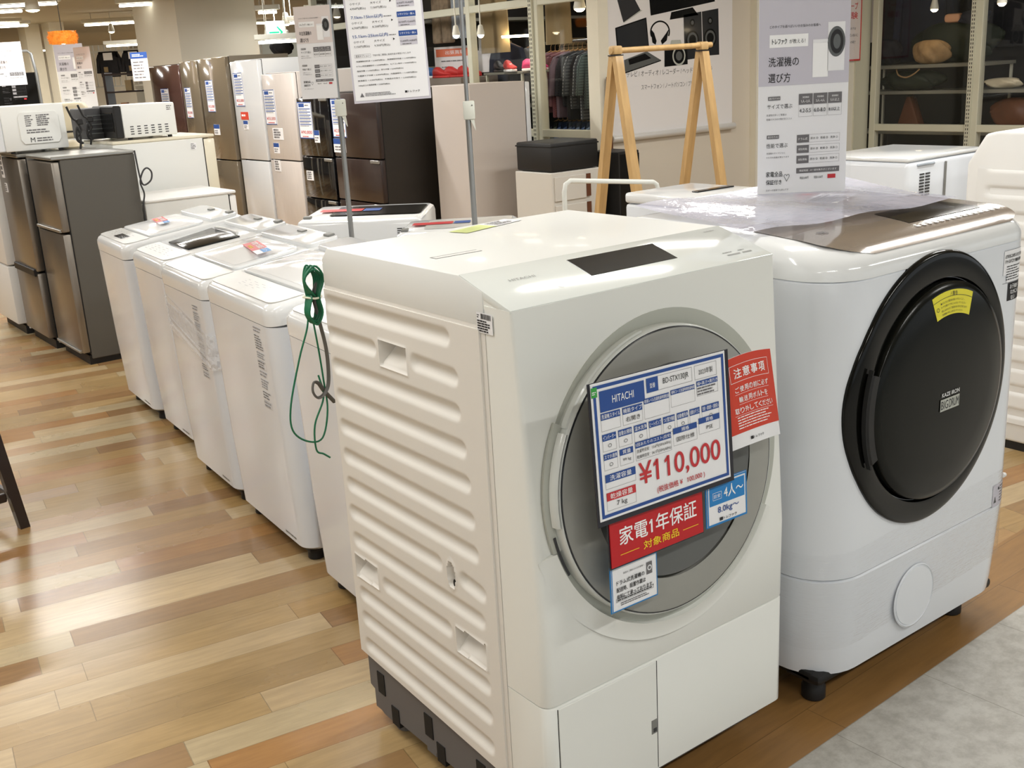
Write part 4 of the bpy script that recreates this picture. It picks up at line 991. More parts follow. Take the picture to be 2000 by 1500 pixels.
def low_washer(label, loc, w, d, h, m='gloss_white', dark=False):
    r = thing('top_loading_washer', label, 'washing machine', loc, 0, 'washers standing behind the black-door washer')
    bm = B(); box(bm, 0, w, 0, d, .04, h-.05, .02, 2); obj('body', bm, 'cool_white', r)
    bm = B(); box(bm, -.002, w+.002, -.002, d, h-.05, h, .015, 3); obj('top_cover', bm, m, r)
    bm = B(); box(bm, w*.35, w*.9, .12, .16, h, h+.006, .002, 1); obj('control_panel', bm, 'display_black', r)
    bm = B(); box(bm, .02, w-.02, .02, d-.02, 0, .05); obj('base_tray', bm, 'black_plastic', r)
low_washer('flat-topped white washer in front of the right shop window frame', (3.22, 1.8, 0), .55, .45, .84)
low_washer('white washer top showing below the wooden clothes rack', (2.62, 2.15, 0), .46, .45, .785)
# ------------------------------------------------------------------ refrigerators
def fridge(name, label, x0, y0, w, d, h, side, door, splits, face='-x', handle=None, top=None, group=None, cat='refrigerator', gapm='pit_dark', doorth=.05, dmat2=None):
    """w = width of the door side (world y), d = depth (world x); (x0, y0) = lowest x, lowest y corner"""
    r = thing(name, label, cat, (x0, y0, 0), 0, group)
    s0, s1 = (doorth, d) if face == '-x' else (0, d-doorth)
    bm = B(); box(bm, s0, s1, 0, w, .03, h, .004, 1); obj('cabinet', bm, side, r)
    if top: bm = B(); box(bm, 0, d, -.003, w+.003, h, h+.018, .005, 1); obj('top_cover', bm, top, r)
    zz = [.06]+list(splits)+[h-.004]
    a, b_ = (0, doorth-.004) if face == '-x' else (d-doorth+.004, d)
    for i, (p, q) in enumerate(zip(zz, zz[1:])):
        bm = B(); box(bm, a, b_, .002, w-.002, p+.006, q-.004, .008, 2)
        dd = obj('door', bm, (dmat2 if dmat2 and i == 0 else door), r)
        if handle:
            bm = B(); hx = -.004 if face == '-x' else d
            box(bm, hx-.006, hx+.012, .02, w-.02, p+.006, p+.022, .003, 1) if handle == 'low' else box(bm, hx-.008, hx+.012, .01, .14, q-.03, q-.006, .003, 1)
            obj('handle', bm, 'steel_edge', dd)
    bm = B(); box(bm, doorth*.7, d-doorth*.7, .006, w-.006, .0, .05); obj('foot_plinth', bm, 'black_plastic', r)
    bm = B(); g0, g1 = (doorth-.006, doorth+.002) if face == '-x' else (d-doorth-.002, d-doorth+.006); box(bm, g0, g1, .004, w-.004, .06, h-.006); obj('door_gasket', bm, gapm, r)
    return r
f1 = fridge('two_door_refrigerator', 'dark grey refrigerator with brushed steel doors at the end of the washer row', .50, 4.52, .47, .425, 1.07, 'fridge_side_grey', 'steel_door', [.70], handle='low', top='steel_edge', doorth=.045)
f2 = fridge('two_door_refrigerator', 'steel-fronted refrigerator just behind the dark grey one, black handle gap', .47, 5.06, .48, .43, 1.07, 'steel_edge', 'steel_door', [.44], top='steel_edge', doorth=.05)
bm = B(); box(bm, -.012, .02, .02, .46, .42, .46, .004, 1); obj('handle', bm, 'black_plastic', f2)
f3 = fridge('two_door_refrigerator', 'white refrigerator at the left edge of the picture behind two steel-fronted ones', .44, 5.62, .50, .48, 1.06, 'white_steel', 'white_plastic', [.42], doorth=.06)
fridge('large_refrigerator', 'big white refrigerator with cream rounded door, carrying a microwave oven', 1.03, 5.2, .55, .62, 1.085, 'white_steel', 'cream_door', [.55], '+x', top='cream_door', doorth=.075)
fridge('small_refrigerator', 'low white refrigerator with overhanging flat top in front of the cream-door one', .95, 4.55, .50, .52, .80, 'white_steel', 'white_plastic', [.45], '+x', top='white_plastic', doorth=.045)
p = Print(['ink_grey', 'paper'], Matrix.Translation((1.03+.50, 5.199, 0))); p.rect(-.035, 1.02, .0, 1.06, 'paper'); p.fine(-.034, 1.022, -.002, 1.058, 4, 'ink_grey', 2); o = p.done('spec_sticker', None)
o.parent = bpy.data.objects['large_refrigerator']; o.location = (-1.03, -5.2, 0)
# the tall row
RX = 3.30
fb = fridge('tall_refrigerator', 'dark brown refrigerator with wide matt side, left of the beige one', RX, 6.06, .72, .62, 1.272, 'dark_brown_side', 'dark_brown_door', [.42, .76], handle='up')
fk = fridge('tall_refrigerator', 'glossy black glass refrigerator between the brown and pale woodgrain ones', RX, 6.82, .56, .62, 1.24, 'black_plastic', 'black_glass', [.40, .75], handle='up')
fw = fridge('tall_refrigerator', 'pale woodgrain refrigerator with two doors in the tall row', RX, 7.42, .60, .65, 1.45, 'beige_side', 'whitewood', [.70], handle=None)
fp_ = fridge('tall_refrigerator', 'shiny pearl white refrigerator with red tag in the tall row', RX, 8.07, .60, .72, 1.58, 'pearl_white', 'pearl_white', [.68], handle=None)
fo = fridge('tall_refrigerator', 'olive mirror-door refrigerator nearest the pearl white one', RX, 8.78, .66, .66, 1.63, 'olive_side', 'olive_glass', [.66], handle=None)
fo2 = fridge('tall_refrigerator', 'olive mirror-door refrigerator second from the pearl white one', RX, 9.49, .45, .66, 1.62, 'olive_side', 'olive_glass', [.66], handle=None)
fm = fridge('tall_refrigerator', 'maroon glass refrigerator at the far end of the tall row below the pillar', RX, 9.98, .85, .66, 1.60, 'dark_wood', 'maroon_glass', [.66], handle=None)
fg = fridge('tall_refrigerator', 'beige refrigerator standing alone with a slim white door on its far side', 3.71, 5.40, .5, .56, 1.285, 'beige_side', 'pearl_white', [.60], '+x', top=None, doorth=.05)
fridge('slim_freezer', 'blue-grey cabinet squeezed between the brown and beige refrigerators', 3.98, 6.08, .5, .42, 1.25, 'teal_side', 'teal_side', [.6], '+x', top='white_plastic')
t = thing('white_storage_panel', 'wide pale panel standing behind the black glass and brown refrigerators', 'panel', (4.05, 8.2, 0))
bm = B(); box(bm, 0, .05, -1.2, .8, 0, 1.46, .004, 1); obj('panel', bm, 'teal_side', t)
mat('pale_panel', (196,198,196), .5)
t.children[0].data.materials[0] = MAT['pale_panel']
# price tags on the doors (cards facing -x)
def doortag(label, x, y, z, w, h, red=True, m='paper', rz=-PI/2, group='price cards on the tall refrigerators', body=None):
    r = thing('price_card', label, 'price tag', (x, y, z), rz, group)
    bm = B(); box(bm, -w/2, w/2, 0, .003, 0, h); obj('card', bm, m, r, smooth=False)
    p = Print(['blue_print', 'ink_grey', 'red_print', 'paper', 'white_print', 'orange_red'])
    if body == 'small':
        p.rect(-w/2, h*.6, w/2, h, 'blue_print'); p.fine(-w*.4, h*.1, w*.4, h*.5, 2, 'ink_grey')
    elif body == 'ink':
        p.fine(-w*.4, h*.1, w*.4, h*.95, 4, 'ink_grey', fill=.7)
    elif body == 'red':
        p.rect(-w/2, 0, w/2, h, 'orange_red'); p.fine(-w*.4, h*.3, w*.4, h*.8, 1, 'white_print', 2)
    else:
        p.frame(-w/2, 0, w/2, h, w*.03, 'blue_print'); p.rect(-w*.4, h*.86, 0, h*.96, 'blue_print'); p.fine(w*.05, h*.88, w*.4, h*.94, 1, 'ink_grey')
        for k in range(6): p.rect(-w*.42, h*(.80-k*.085), w*.42, h*(.825-k*.085), 'blue_print'); p.fine(-w*.42, h*(.755-k*.085), w*.42, h*(.79-k*.085), 1, 'ink_grey', full=1)
        p.text({'a': '¥90,800', 'b': '¥23,100'}.get(body, '¥55,000'), -w*.4, h*.12, w*.4, h*.22, 'red_print', 2, bold=.02, keep=False); p.fine(-w*.3, h*.03, w*.4, h*.08, 1, 'red_print', 2)
    p.done('printing', r); return r
doortag('price card on the black glass refrigerator, lower price row in red', RX-.003, 7.24, .90, .25, .30, body='a')
doortag('price card on the dark brown refrigerator behind the grey pole', RX-.003, 6.66, .92, .22, .30, body='b')
doortag('small blue tag beside the price card of the black glass refrigerator', RX-.003, 7.06, .87, .09, .10, body='small')
doortag('small blue tag below the price card of the dark brown refrigerator', RX-.003, 6.68, .80, .20, .11, body='small')
doortag('price card on the pale woodgrain refrigerator', RX-.003, 7.90, 1.01, .22, .30)
doortag('black and white notice on the pale woodgrain refrigerator', RX-.003, 7.80, .88, .20, .10, body='ink')
doortag('blue and white tag low on the upper door of the woodgrain refrigerator', RX-.003, 7.86, .76, .11, .09, body='small')
doortag('price card high on the pearl white refrigerator', RX-.003, 8.52, 1.17, .20, .30)
doortag('orange-red tag on the pearl white refrigerator', RX-.003, 8.46, 1.05, .17, .07, body='red')
doortag('blue tag just below the orange-red one', RX-.003, 8.46, .96, .10, .08, body='small')
doortag('price card on the nearer olive mirror-door refrigerator', RX-.003, 9.22, 1.12, .18, .30)
doortag('blue tag on the nearer olive mirror-door refrigerator', RX-.003, 9.16, .90, .14, .10, body='small')
doortag('price card on the farther olive mirror-door refrigerator', RX-.003, 9.80, 1.06, .16, .30)
doortag('price card on the maroon glass refrigerator', RX-.003, 10.45, 1.06, .22, .30)
doortag('white sticker on the freezer door of the black glass refrigerator', RX-.003, 7.26, .55, .12, .08, body='ink')
doortag('white notice on the freezer door of the woodgrain refrigerator', RX-.003, 7.88, .60, .12, .10, body='ink')
doortag('white card at the top of the grey refrigerator beside the aisle', .466, 5.42, .95, .06, .13, body='ink', group='cards on the steel-fronted refrigerators')
doortag('small barcode card lower on the grey refrigerator beside the aisle', .466, 5.40, .87, .05, .05, body='ink', group='cards on the steel-fronted refrigerators')
doortag('white leaflet pinned at the back of the blue-grey cabinet', 3.96, 6.075, .70, .10, .12, body='ink', rz=0, group='leaflets by the beige refrigerator')
# cord loop on the dark grey refrigerator
t = thing('power_cord', 'thin grey cord looped at the rear edge of the dark grey refrigerator', 'cable', (.93, 4.5, .95))
bm = B(); tube(bm, [(.925,4.51,1.085),(.93,4.50,.95),(.945,4.5,.905),(.985,4.5,.925),(.995,4.5,.965),(.975,4.5,.99),(.950,4.5,.975),(.928,4.5,.92),(.94,4.5,.86),(.928,4.5,.80),(.932,4.51,.70),(.935,4.51,.4)], .0045, 7, 6)
bm.transform(Matrix.Translation((-.93, -4.5, -.95))); obj('cord', bm, 'label_ink', t, 60)
# microwaves and small appliances on top
def microwave(label, x, y, z, w, d, h, rz, front='black_plastic', vents=False):
    r = thing('microwave_oven', label, 'microwave oven', (x, y, z), rz, 'appliances on top of the refrigerators')
    bm = B(); box(bm, 0, w, 0, d, .012, h, .008, 2); obj('cabinet', bm, 'white_steel', r)
    bm = B(); box(bm, -.045, 0, .002, d-.002, .012, h-.002, .006, 1); dd = obj('door', bm, front, r)
    bm = B(); box(bm, -.05, -.044, .03, d*.7, .05, h-.04, .002, 1); obj('door_window', bm, 'display_black', dd)
    for sx in (.03, w-.05):
        bm = B(); box(bm, sx, sx+.02, .02, .04, 0, .013); box(bm, sx, sx+.02, d-.04, d-.02, 0, .013); obj('foot', bm, 'black_plastic', r)
    p = Print(['ink_grey', 'label_ink', 'paper', 'white_plastic'])
    if vents:
        for i in range(6):
            for k in range(4): p.rect(w*.12+i*w*.13, .03+k*.014, w*.12+i*w*.13+w*.065, .036+k*.014, 'label_ink')
        p.fine(w*.84, h-.045, w*.95, h-.015, 3, 'ink_grey')
    else:
        bm = B(); extr(bm, [(w*.3, .045), (w*.85, .045), (w*.9, .07), (w*.9, h-.06), (w*.85, h-.035), (w*.3, h-.035), (w*.25, h-.06), (w*.25, .07)], 'y', -.006, .002, .003, 1); obj('pressed_panel', bm, 'white_steel', r)
        p.M = Matrix.Translation((0, -.0066, 0)); p.fine(w*.36, h*.55, w*.5, h*.8, 6, 'ink_grey'); p.fine(w*.54, h*.55, w*.78, h*.8, 6, 'ink_grey', fill=.6); p.fine(w*.36, h*.4, w*.78, h*.5, 2, 'ink_grey'); p.text('M', w*.4, h*.22, w*.47, h*.32, 'label_ink', keep=False); p.fine(w*.5, h*.22, w*.78, h*.32, 2, 'ink_grey')
    p.done('rating_label', r); return r
microwave('white microwave oven with pressed side panel on top of the steel-fronted refrigerators', .43, 5.08, 1.09, .33, .42, .25, 0, 'pearl_white')
microwave('white microwave oven with vent slots on the cream-door refrigerator', 1.13, 5.26, 1.104, .32, .4, .20, 0, 'black_plastic', True)
t = thing('toaster_oven', 'dark grey toaster oven body left of the vented microwave', 'toaster oven', (.99, 5.5, 1.104), 0, 'appliances on top of the refrigerators')
bm = B(); box(bm, 0, .12, 0, .3, .01, .19, .01, 2); obj('body', bm, 'label_ink', t)
bm = B()
for k in range(5): box(bm, .01, .10, -.004, .001, .04+k*.026, .048+k*.026)
obj('ribs', bm, 'smoke_mid', t)
fridge('small_refrigerator', 'plain white refrigerator under the beige rice cooker', .90, 5.95, .5, .45, 1.108, 'white_steel', 'white_plastic', [.5], '+x')
t = thing('rice_cooker', 'beige rice cooker between the two white microwave ovens', 'rice cooker', (1.08, 6.2, 1.11), 0, 'appliances on top of the refrigerators')
bm = B(); loft(bm, [[(x, y, z) for x, y in rrect(-.13+i, .13-i, -.13+i, .13-i, .05, 5)] for z, i in ((0, .02), (.02, 0), (.17, .004), (.21, .02), (.22, .05))]); obj('body', bm, 'beige_plastic', t, 50)
bm = B(); box(bm, -.135, .135, -.14, .14, .035, .045, .003, 1); obj('seam_band', bm, 'black_plastic', t)
t = thing('kettle_base', 'small off-white round appliance lying on the steel refrigerator top', 'appliance', (.80, 5.2, 1.09), 0, 'appliances on top of the refrigerators')
bm = B(); lathe(bm, [(.06, 0), (.07, .01), (.055, .03), (.02, .045)], None, 24); obj('body', bm, 'beige_plastic', t)
for k, (x, y, lbl) in enumerate(((.80, 5.02, 'black cord and plug hanging behind the first microwave oven'), (.97, 5.4, 'black cord and plug hanging beside the toaster oven'))):
    t = thing('power_cord', lbl, 'cable', (x, y, 1.09))
    bm = B(); tube(bm, [(-.04,0,.23),(-.02,0,.17),(.0,0,.15),(.02,0,.10),(-.01,0,.06),(.02,0,.03),(-.01,0,.05),(.0,0,.12),(.01,0,.06),(.0,0,.0)], .006, 7, 5); obj('cord', bm, 'black_plastic', t, 60)
    bm = B(); box(bm, .0, .035, -.01, .01, .13, .16, .004, 1); obj('plug', bm, 'black_plastic', t)
bm = B(); box(bm, .46, .96, 5.55, 6.3, 1.079, 1.088); 
# sign stand with tube frame at far left, screen behind
t = thing('sign_stand', 'chromed tube frame carrying a paper guide sheet above the first microwave oven', 'sign stand', (1.1, 7.6, 0))
bm = B(); tube(bm, [(.20,0,0),(.20,0,1.55),(.185,0,1.68),(.16,0,1.70),(-.28,0,1.70),(-.30,0,1.68),(-.30,0,0)], .011, 8); obj('frame', bm, 'pole_metal', t, 50)
bm = B(); box(bm, -.32, .22, -.15, .15, 0, .02, .005, 1); obj('base', bm, 'pole_metal', t)
guide_sign('hanging_guide_sheet', 'faded guide sheet hanging in the chromed tube frame', Matrix.Translation((1.00, 7.50, 1.46)) @ Matrix.Rotation(YAW, 4, 'Z'), .21, .30, 'paper_beige', ('冷蔵庫の', '選び方'), False, acryl=False)
t = thing('television', 'black flat television standing behind the chromed sign stand', 'television', (1.16, 7.95, 1.1), YAW)
bm = B(); box(bm, -.2, .24, 0, .04, .12, .45, .006, 1); obj('screen', bm, 'display_black', t)
bm = B(); box(bm, -.08, .08, -.05, .08, 0, .015); box(bm, -.02, .02, .01, .03, .01, .13); obj('stand', bm, 'black_plastic', t)
t = thing('display_counter', 'white counter behind the refrigerators carrying the television', 'counter', (1.2, 8.1, 0))
bm = B(); box(bm, -.6, .5, -.3, .4, 0, 1.1, .01, 1); obj('body', bm, 'box_white', t)
guide_sign('washing_machine_sign', 'tall lilac-headed guide standing under the orange feather lamp, partly covered', Matrix.Translation((1.92, 9.30, 1.24)) @ Matrix.Rotation(YAW, 4, 'Z'), .26, .56, 'paper_lilac', ('洗濯機の', '選び方'), True, acryl=False)
guide_sign('shop_guide_sign', 'slim beige guide standing just in front of the lilac-headed one below the feather lamp', Matrix.Translation((1.93, 8.75, 1.22)) @ Matrix.Rotation(YAW-.5, 4, 'Z'), .20, .53, 'paper_beige', ('家電の', '選び方'), False, acryl=False)
t = thing('display_table', 'low cream table behind the microwave ovens carrying the two guide signs', 'table', (2.05, 9.1, 0))
bm = B(); box(bm, -.4, .5, -.5, .5, 1.16, 1.22, .01, 1); obj('tabletop', bm, 'cream_wall', t)
for a, b_ in ((-.36,-.46),(.46,-.46),(-.36,.46),(.46,.46)):
    bm = B(); box(bm, a-.025, a+.025, b_-.025, b_+.025, 0, 1.16); obj('leg', bm, 'cream_wall', t)
# ------------------------------------------------------------------ poles with signs
def sign_pole(label, x, y, ztop, clipz):
    r = thing('sign_pole', label, 'sign pole', (x, y, 0))
    bm = B(); tube(bm, [(0, 0, .01), (0, 0, clipz)], .0105, 12); obj('lower_tube', bm, 'pole_metal', r, 50)
    bm = B(); tube(bm, [(0, 0, clipz-.02), (0, 0, ztop)], .0075, 12); obj('upper_tube', bm, 'pole_metal', r, 50)
    bm = B(); lathe(bm, [(.13, 0), (.14, .004), (.13, .012), (.012, .02)], None, 32); obj('base', bm, 'clip_white', r)
    bm = B(); box(bm, -.016, .026, -.016, .012, clipz-.035, clipz+.03, .005, 2, M=Matrix.Rotation(YAW, 4, 'Z')); extr(bm, [(.008,clipz-.035),(.022,clipz-.035),(.026,clipz-.075)], 'y', -.012, .004, M=Matrix.Rotation(YAW, 4, 'Z')); cl = obj('clamp', bm, 'clip_white', r)
    bm = B(); lathe(bm, [(.002, 0), (.002, .002)], Matrix.Rotation(YAW, 4, 'Z') @ FACE(.017, clipz+.015, -.0155), 12); obj('clamp_screw', bm, 'pit_dark', cl)
    return r
sign_pole('thin grey pole in front of the dark brown refrigerator, between the two hanging signs', 1.118, 2.60, 2.1, 1.285)
sign_pole('thin grey pole in front of the beige refrigerator, right of the blue-headed sign', 1.31, 2.0, 2.1, 1.262)
def deliv_sign():
    M = Matrix.Translation((.874, 2.028, 1.318)) @ Matrix.Rotation(YAW, 4, 'Z') @ Matrix.Rotation(math.radians(-1.2), 4, 'Y')
    r = thing('delivery_fee_sign', 'laminated delivery fee sheet with blue header hanging above the washers', 'sign', M.translation); Mr = Matrix.Translation(-M.translation) @ M
    w, h = .248, .42
    bm = B(); box(bm, 0, w, 0, .001, 0, h, M=Mr); obj('card', bm, 'paper', r, smooth=False)
    bm = B(); box(bm, -.006, w+.006, .0012, .002, -.008, h+.008, M=Mr); obj('laminate_edge', bm, 'paper_lilac', r, smooth=False)
    p = Print(['blue_print', 'ink_black', 'ink_grey', 'white_print', 'paper_lilac'], Mr @ Matrix.Translation((0, -.0002, 0)))
    p.rect(0, .345, w, h, 'blue_print', 1); p.text('配送料金のご案内', .02, .368, .22, .395, 'white_print', 2, keep=False); p.fine(.03, .350, .14, .357, 1, 'white_print', 2, full=1)
    rows = [('7km以内', .014, .066, '4,950円(税込)', '7,150円(税込)', '6,350円 10,450円'), ('7.1km-15km以内', .014, .118, '6,700円(税込)', '8,250円(税込)', '10,150円 12,650円'), ('15.1km-25km以内', .014, .130, '7,150円(税込)', '9,350円(税込)', '12,650円 14,850円')]
    for k, (t_, a, b_, q1, q2, q3) in enumerate(rows):
        v = .325-k*.060
        p.text(t_, a, v-.004, b_, v+.008, 'blue_print', 2, bold=.01, keep=False); p.fine(b_+.004, v-.003, b_+.03, v+.002, 1, 'ink_grey', 2, full=1)
        p.text('小サイズ', .014, v-.020, .050, v-.012, 'ink_black', 2, keep=False); p.text(q1, .014, v-.036, .066, v-.027, 'ink_black', 2, keep=False)
        p.text('大サイズ', .082, v-.020, .118, v-.012, 'ink_black', 2, keep=False); p.text(q2, .082, v-.036, .134, v-.027, 'ink_black', 2, keep=False)
        p.poly([(.146, v-.018), (.146, v-.010), (.152, v-.014)], 'ink_black', 2)
        p.rect(.166, v-.007, .228, v+.010, 'blue_print', 2); p.text('リサイクル・搬入', .170, v-.002, .224, v+.005, 'white_print', 3); p.rect(.168, v-.036, .226, v-.010, 'paper_lilac', 1); p.text(q3, .170, v-.027, .224, v-.020, 'ink_black', 3, keep=False); p.fine(.175, v-.035, .22, v-.030, 1, 'ink_grey', 3)
    p.frame(.012, .1385, .066, .1495, .0005, 'ink_grey', 2); p.text('配送オプション', .016, .1405, .062, .1475, 'ink_black', 2); p.text('下記の各ご要望に別途料金が発生いたします', .072, .1405, .20, .1465, 'ink_black', 2, keep=False)
    for k, s in enumerate(('洗濯機取付料金 + 2,200円(税込)    洗濯機取外料金 + 1,100円(税込)', 'ドラム式洗濯機取付 + 3,300円(税込)   エアコン取付 + 9,900円(税込)', '階段作業 + 1,100円(税込)   吊り作業 + 5,500円(税込)', '冷蔵庫ドア付替 + 3,300円(税込)   冷蔵庫取外 + 1,100円(税込)', '家具組立 + 3,300円(税込)   不用品お引取り + 2,200円(税込)', '100kg以上の家具移動 + 5,500円(税込)')):
        p.text(s, .015, .124-k*.0155, (.215, .215, .17, .215, .21, .12)[k], .1295-k*.0155, 'ink_black', 2, bold=.01, keep=False); 
    p.poly([(.016, .012), (.030, .012), (.023, .026)], 'ink_grey', 2); p.fine(.034, .013, .150, .025, 3, 'ink_grey', 2, full=1)
    p.rect(.168, .016, .176, .023, 'ink_black', 2); p.text('トレファク', .178, .016, .218, .023, 'ink_black', 2, bold=.03, keep=False)
    p.done('printing', r)
deliv_sign()
bs = guide_sign('hanging_guide_sheet', 'beige washing machine guide hanging on white string left of the blue-headed sign', Matrix.Translation((1.008, 2.69, 1.322)) @ Matrix.Rotation(YAW-.25, 4, 'Z'), .150, .342, 'paper_beige', ('中古洗濯機の', '選び方'), True, acryl=False)
bm = B(); tube(bm, [(.02,-.01,.33),(.05,-.03,.275),(.09,-.06,.268),(.11,-.08,.29),(.085,-.07,.325),(.04,-.03,.338)], .0016, 6, 6); obj('string', bm, 'white_print', bs, 60)
# ------------------------------------------------------------------ banner with the black gadgets
bn = thing('wall_banner', 'long white banner with pictures of black electronics on the back wall', 'banner', (4.70, 4.985, .82))
bm = B(); box(bm, .0, 1.36, -.004, 0, 0, 1.3); obj('sheet', bm, 'banner_paper', bn, smooth=False)
bm = B(); tube(bm, [(0, -.018, 0), (1.37, -.018, 0)], .026, 16); rb = obj('roll_bar', bm, 'roll_bar', bn, 50)
p = Print(['ink_black', 'ink_grey', 'display_black', 'smoke_dark', 'smoke_mid', 'bezel_grey', 'white_print', 'banner_paper'], Matrix.Translation((0, -.0045, 0)))
def q(*pts): return [(4.782+(x-1205)*.00580-4.70, (.833+(267-y)*.00575-.82)+(1205-x)*0+((x-1205)*.0)) for x, y in pts]
p.text('テレビ / オーディオ / レコーダー / ヘッドホン / カメラ', .18, .445, 1.12, .49, 'ink_grey', 2, keep=False)
p.text('スマートフォン / ノートパソコン / プリンター', .33, .345, 1.0, .385, 'ink_grey', 2, keep=False)
# banner pictures (measured in metres on the banner)
p.poly([(.102,1.003),(.159,.843),(.337,.927),(.282,1.003)], 'ink_black', 2); p.poly([(.159,.843),(.172,.842),(.357,.925),(.337,.93)], 'bezel_grey', 1)
p.poly([(.074,.806),(.089,.635),(.422,.633),(.396,.874)], 'display_black', 2); p.poly([(.085,.800),(.098,.645),(.412,.643),(.388,.862)], 'smoke_dark', 3)
p.poly([(.156,.573),(.163,.483),(.545,.557),(.393,.628)], 'smoke_mid', 2); p.poly([(.20,.575),(.21,.535),(.44,.575),(.375,.612)], 'display_black', 3); p.poly([(.163,.483),(.165,.475),(.545,.550),(.545,.557)], 'display_black', 3)
p.poly([(.431,1.003),(.443,.886),(1.154,.980),(1.15,1.003)], 'display_black', 2); p.poly([(.663,.907),(.647,.852),(.965,.881),(.90,.94)], 'display_black', 2)
n = 30
for i in range(n):
    a0_, a1_ = math.radians(-25+230*i/n), math.radians(-25+230*(i+1)/n); rr_ = lambda a, r: (.54+.105*r*math.cos(a), .765+.082*r*math.sin(a))
    p.poly([rr_(a0_, .88), rr_(a1_, .88), rr_(a1_, 1.02), rr_(a0_, 1.02)], 'display_black', 2)
p.poly([(.440,.79),(.455,.69),(.49,.672),(.50,.70),(.475,.76)], 'display_black', 3); p.poly([(.635,.785),(.61,.70),(.56,.672),(.545,.70),(.60,.75)], 'display_black', 3)
for (a, b_, c2, d2), cx, cz in (((.797,.884),(.808,.546),(1.01,.559),(.997,.906)), .895, .725), (((1.004,.906),(1.018,.569),(1.204,.572),(1.193,.927)), 1.098, .735):
    p.poly([a, b_, c2, d2], 'smoke_dark', 2); p.disc(cx, cz+.10, .028, 'display_black', 3); p.disc(cx, cz+.10, .016, 'smoke_mid', 4); p.disc(cx, cz-.03, .072, 'display_black', 3); p.disc(cx, cz-.03, .058, 'smoke_mid', 4); p.disc(cx, cz-.03, .04, 'display_black', 5)
p.poly([(.584,.655),(.581,.505),(.838,.514),(.833,.665)], 'display_black', 6); p.poly([(.66,.70),(.64,.655),(.78,.655),(.76,.70)], 'bezel_grey', 6); p.poly([(.584,.655),(.584,.63),(.833,.635),(.833,.665)], 'bezel_grey', 7); p.disc(.740, .580, .072, 'bezel_grey', 8); p.disc(.740, .580, .058, 'display_black', 9); p.disc(.740, .580, .035, 'smoke_mid', 10)
p.done('printing', bn)
# trial-notice poster
t = thing('wall_poster', 'white paper notice with red frame on the wall beside the right shop window', 'poster', (7.35, 4.975, 1.27))
bm = B(); box(bm, 0, .42, -.001, 0, 0, .56); obj('sheet', bm, 'paper_beige', t, smooth=False)
p = Print(['poster_red', 'ink_black'], Matrix.Translation((0, -.0012, 0))); p.frame(0, 0, .42, .56, .014, 'poster_red'); p.text('ハックホープ', .05, .44, .36, .50, 'poster_red', 2, bold=.02, keep=False)
p.text('体験', .16, .36, .36, .42, 'poster_red', 2, bold=.03, keep=False); p.text('まずは', .26, .27, .34, .29, 'ink_black'); p.text('ていねいに', .25, .21, .37, .235, 'ink_black'); p.text('その場で', .24, .15, .34, .175, 'ink_black'); p.done('printing', t)
# wooden clothes rack
rk = thing('clothes_rack', 'light wooden clothes rack with two A-shaped ends before the banner', 'clothes rack', (3.775, 3.5, 0))
bm = B(); tube(bm, [(-.40, 0, 1.450), (.43, 0, 1.458)], .0165, 16); obj('rail', bm, 'wood_rack', rk, 50)
for sx in (-.362, .352):
    bm = B(); box(bm, sx-.032, sx+.032, -.028, .028, 1.428, 1.478, .01, 2); obj('joint_block', bm, 'wood_rack', rk)
    bm = B(); box(bm, sx-.034, sx+.034, -.03, .03, 1.422, 1.428); obj('joint_ring', bm, 'black_plastic', rk)
    for s in (-1, 1):
        bm = B()
        loft(bm, [[(sx-.028, s*.012-.017, 1.425), (sx+.028, s*.012-.017, 1.425), (sx+.028, s*.012+.017, 1.425), (sx-.028, s*.012+.017, 1.425)], [(sx-.03, s*.27-.02, .0), (sx+.03, s*.27-.02, .0), (sx+.03, s*.27+.02, .0), (sx-.03, s*.27+.02, .0)]])
        obj('leg', bm, 'wood_rack', rk)
bm = B(); box(bm, -.36, .36, -.13, -.11, .42, .45, .003, 1); obj('cross_bar', bm, 'wood_rack', rk)
# white cart handle
cart = thing('trolley', 'white trolley with bent tube handle standing before the wooden rack', 'trolley', (2.72, 2.8, 0))
bm = B(); tube(bm, [(-.31,0,.12),(-.31,0,.80),(-.30,0,.835),(-.27,0,.85),(.29,0,.785),(.315,0,.77),(.325,0,.74),(.325,0,.12)], .012, 10); obj('handle', bm, 'rail_white', cart, 50)
bm = B(); box(bm, -.33, .34, -.02, .42, .10, .14, .01, 1); obj('platform', bm, 'rail_white', cart)
for sx in (-.28, .28):
    for y in (.04, .36):
        bm = B(); lathe(bm, [(.05, -.012), (.05, .012)], Matrix.Translation((sx, y, .05)) @ Matrix.Rotation(PI/2, 4, 'Y'), 20); obj('wheel', bm, 'black_plastic', cart)
# black box on white drawers under the glass wall
t = thing('black_storage_box', 'large black box on the pale drawer unit right of the beige refrigerator', 'box', (4.12, 4.9, .665))
bm = B(); box(bm, -.24, .20, -.2, .2, 0, .20, .012, 2); obj('body', bm, 'black_plastic', t); bm = B(); box(bm, -.245, .205, -.205, .205, .17, .18, .002, 1); obj('lid_edge', bm, 'pit_dark', t)
t = thing('drawer_unit', 'pale drawer unit below the large black box', 'drawers', (4.12, 4.9, 0))
bm = B(); box(bm, -.26, .22, -.22, .2, .02, .66, .005, 1); obj('carcass', bm, 'box_white', t)
for z in (.06, .26, .46):
    bm = B(); box(bm, -.24, .05, -.232, -.22, z, z+.17, .003, 1); dr_ = obj('drawer', bm, 'box_white', t); bm = B(); box(bm, .05, .09, -.236, -.23, z+.01, z+.17, .001, 1); obj('side_gap', bm, 'brown_leather', dr_)
t = thing('black_cabinet', 'tall black box between the drawer unit and the banner', 'cabinet', (4.55, 4.75, 0))
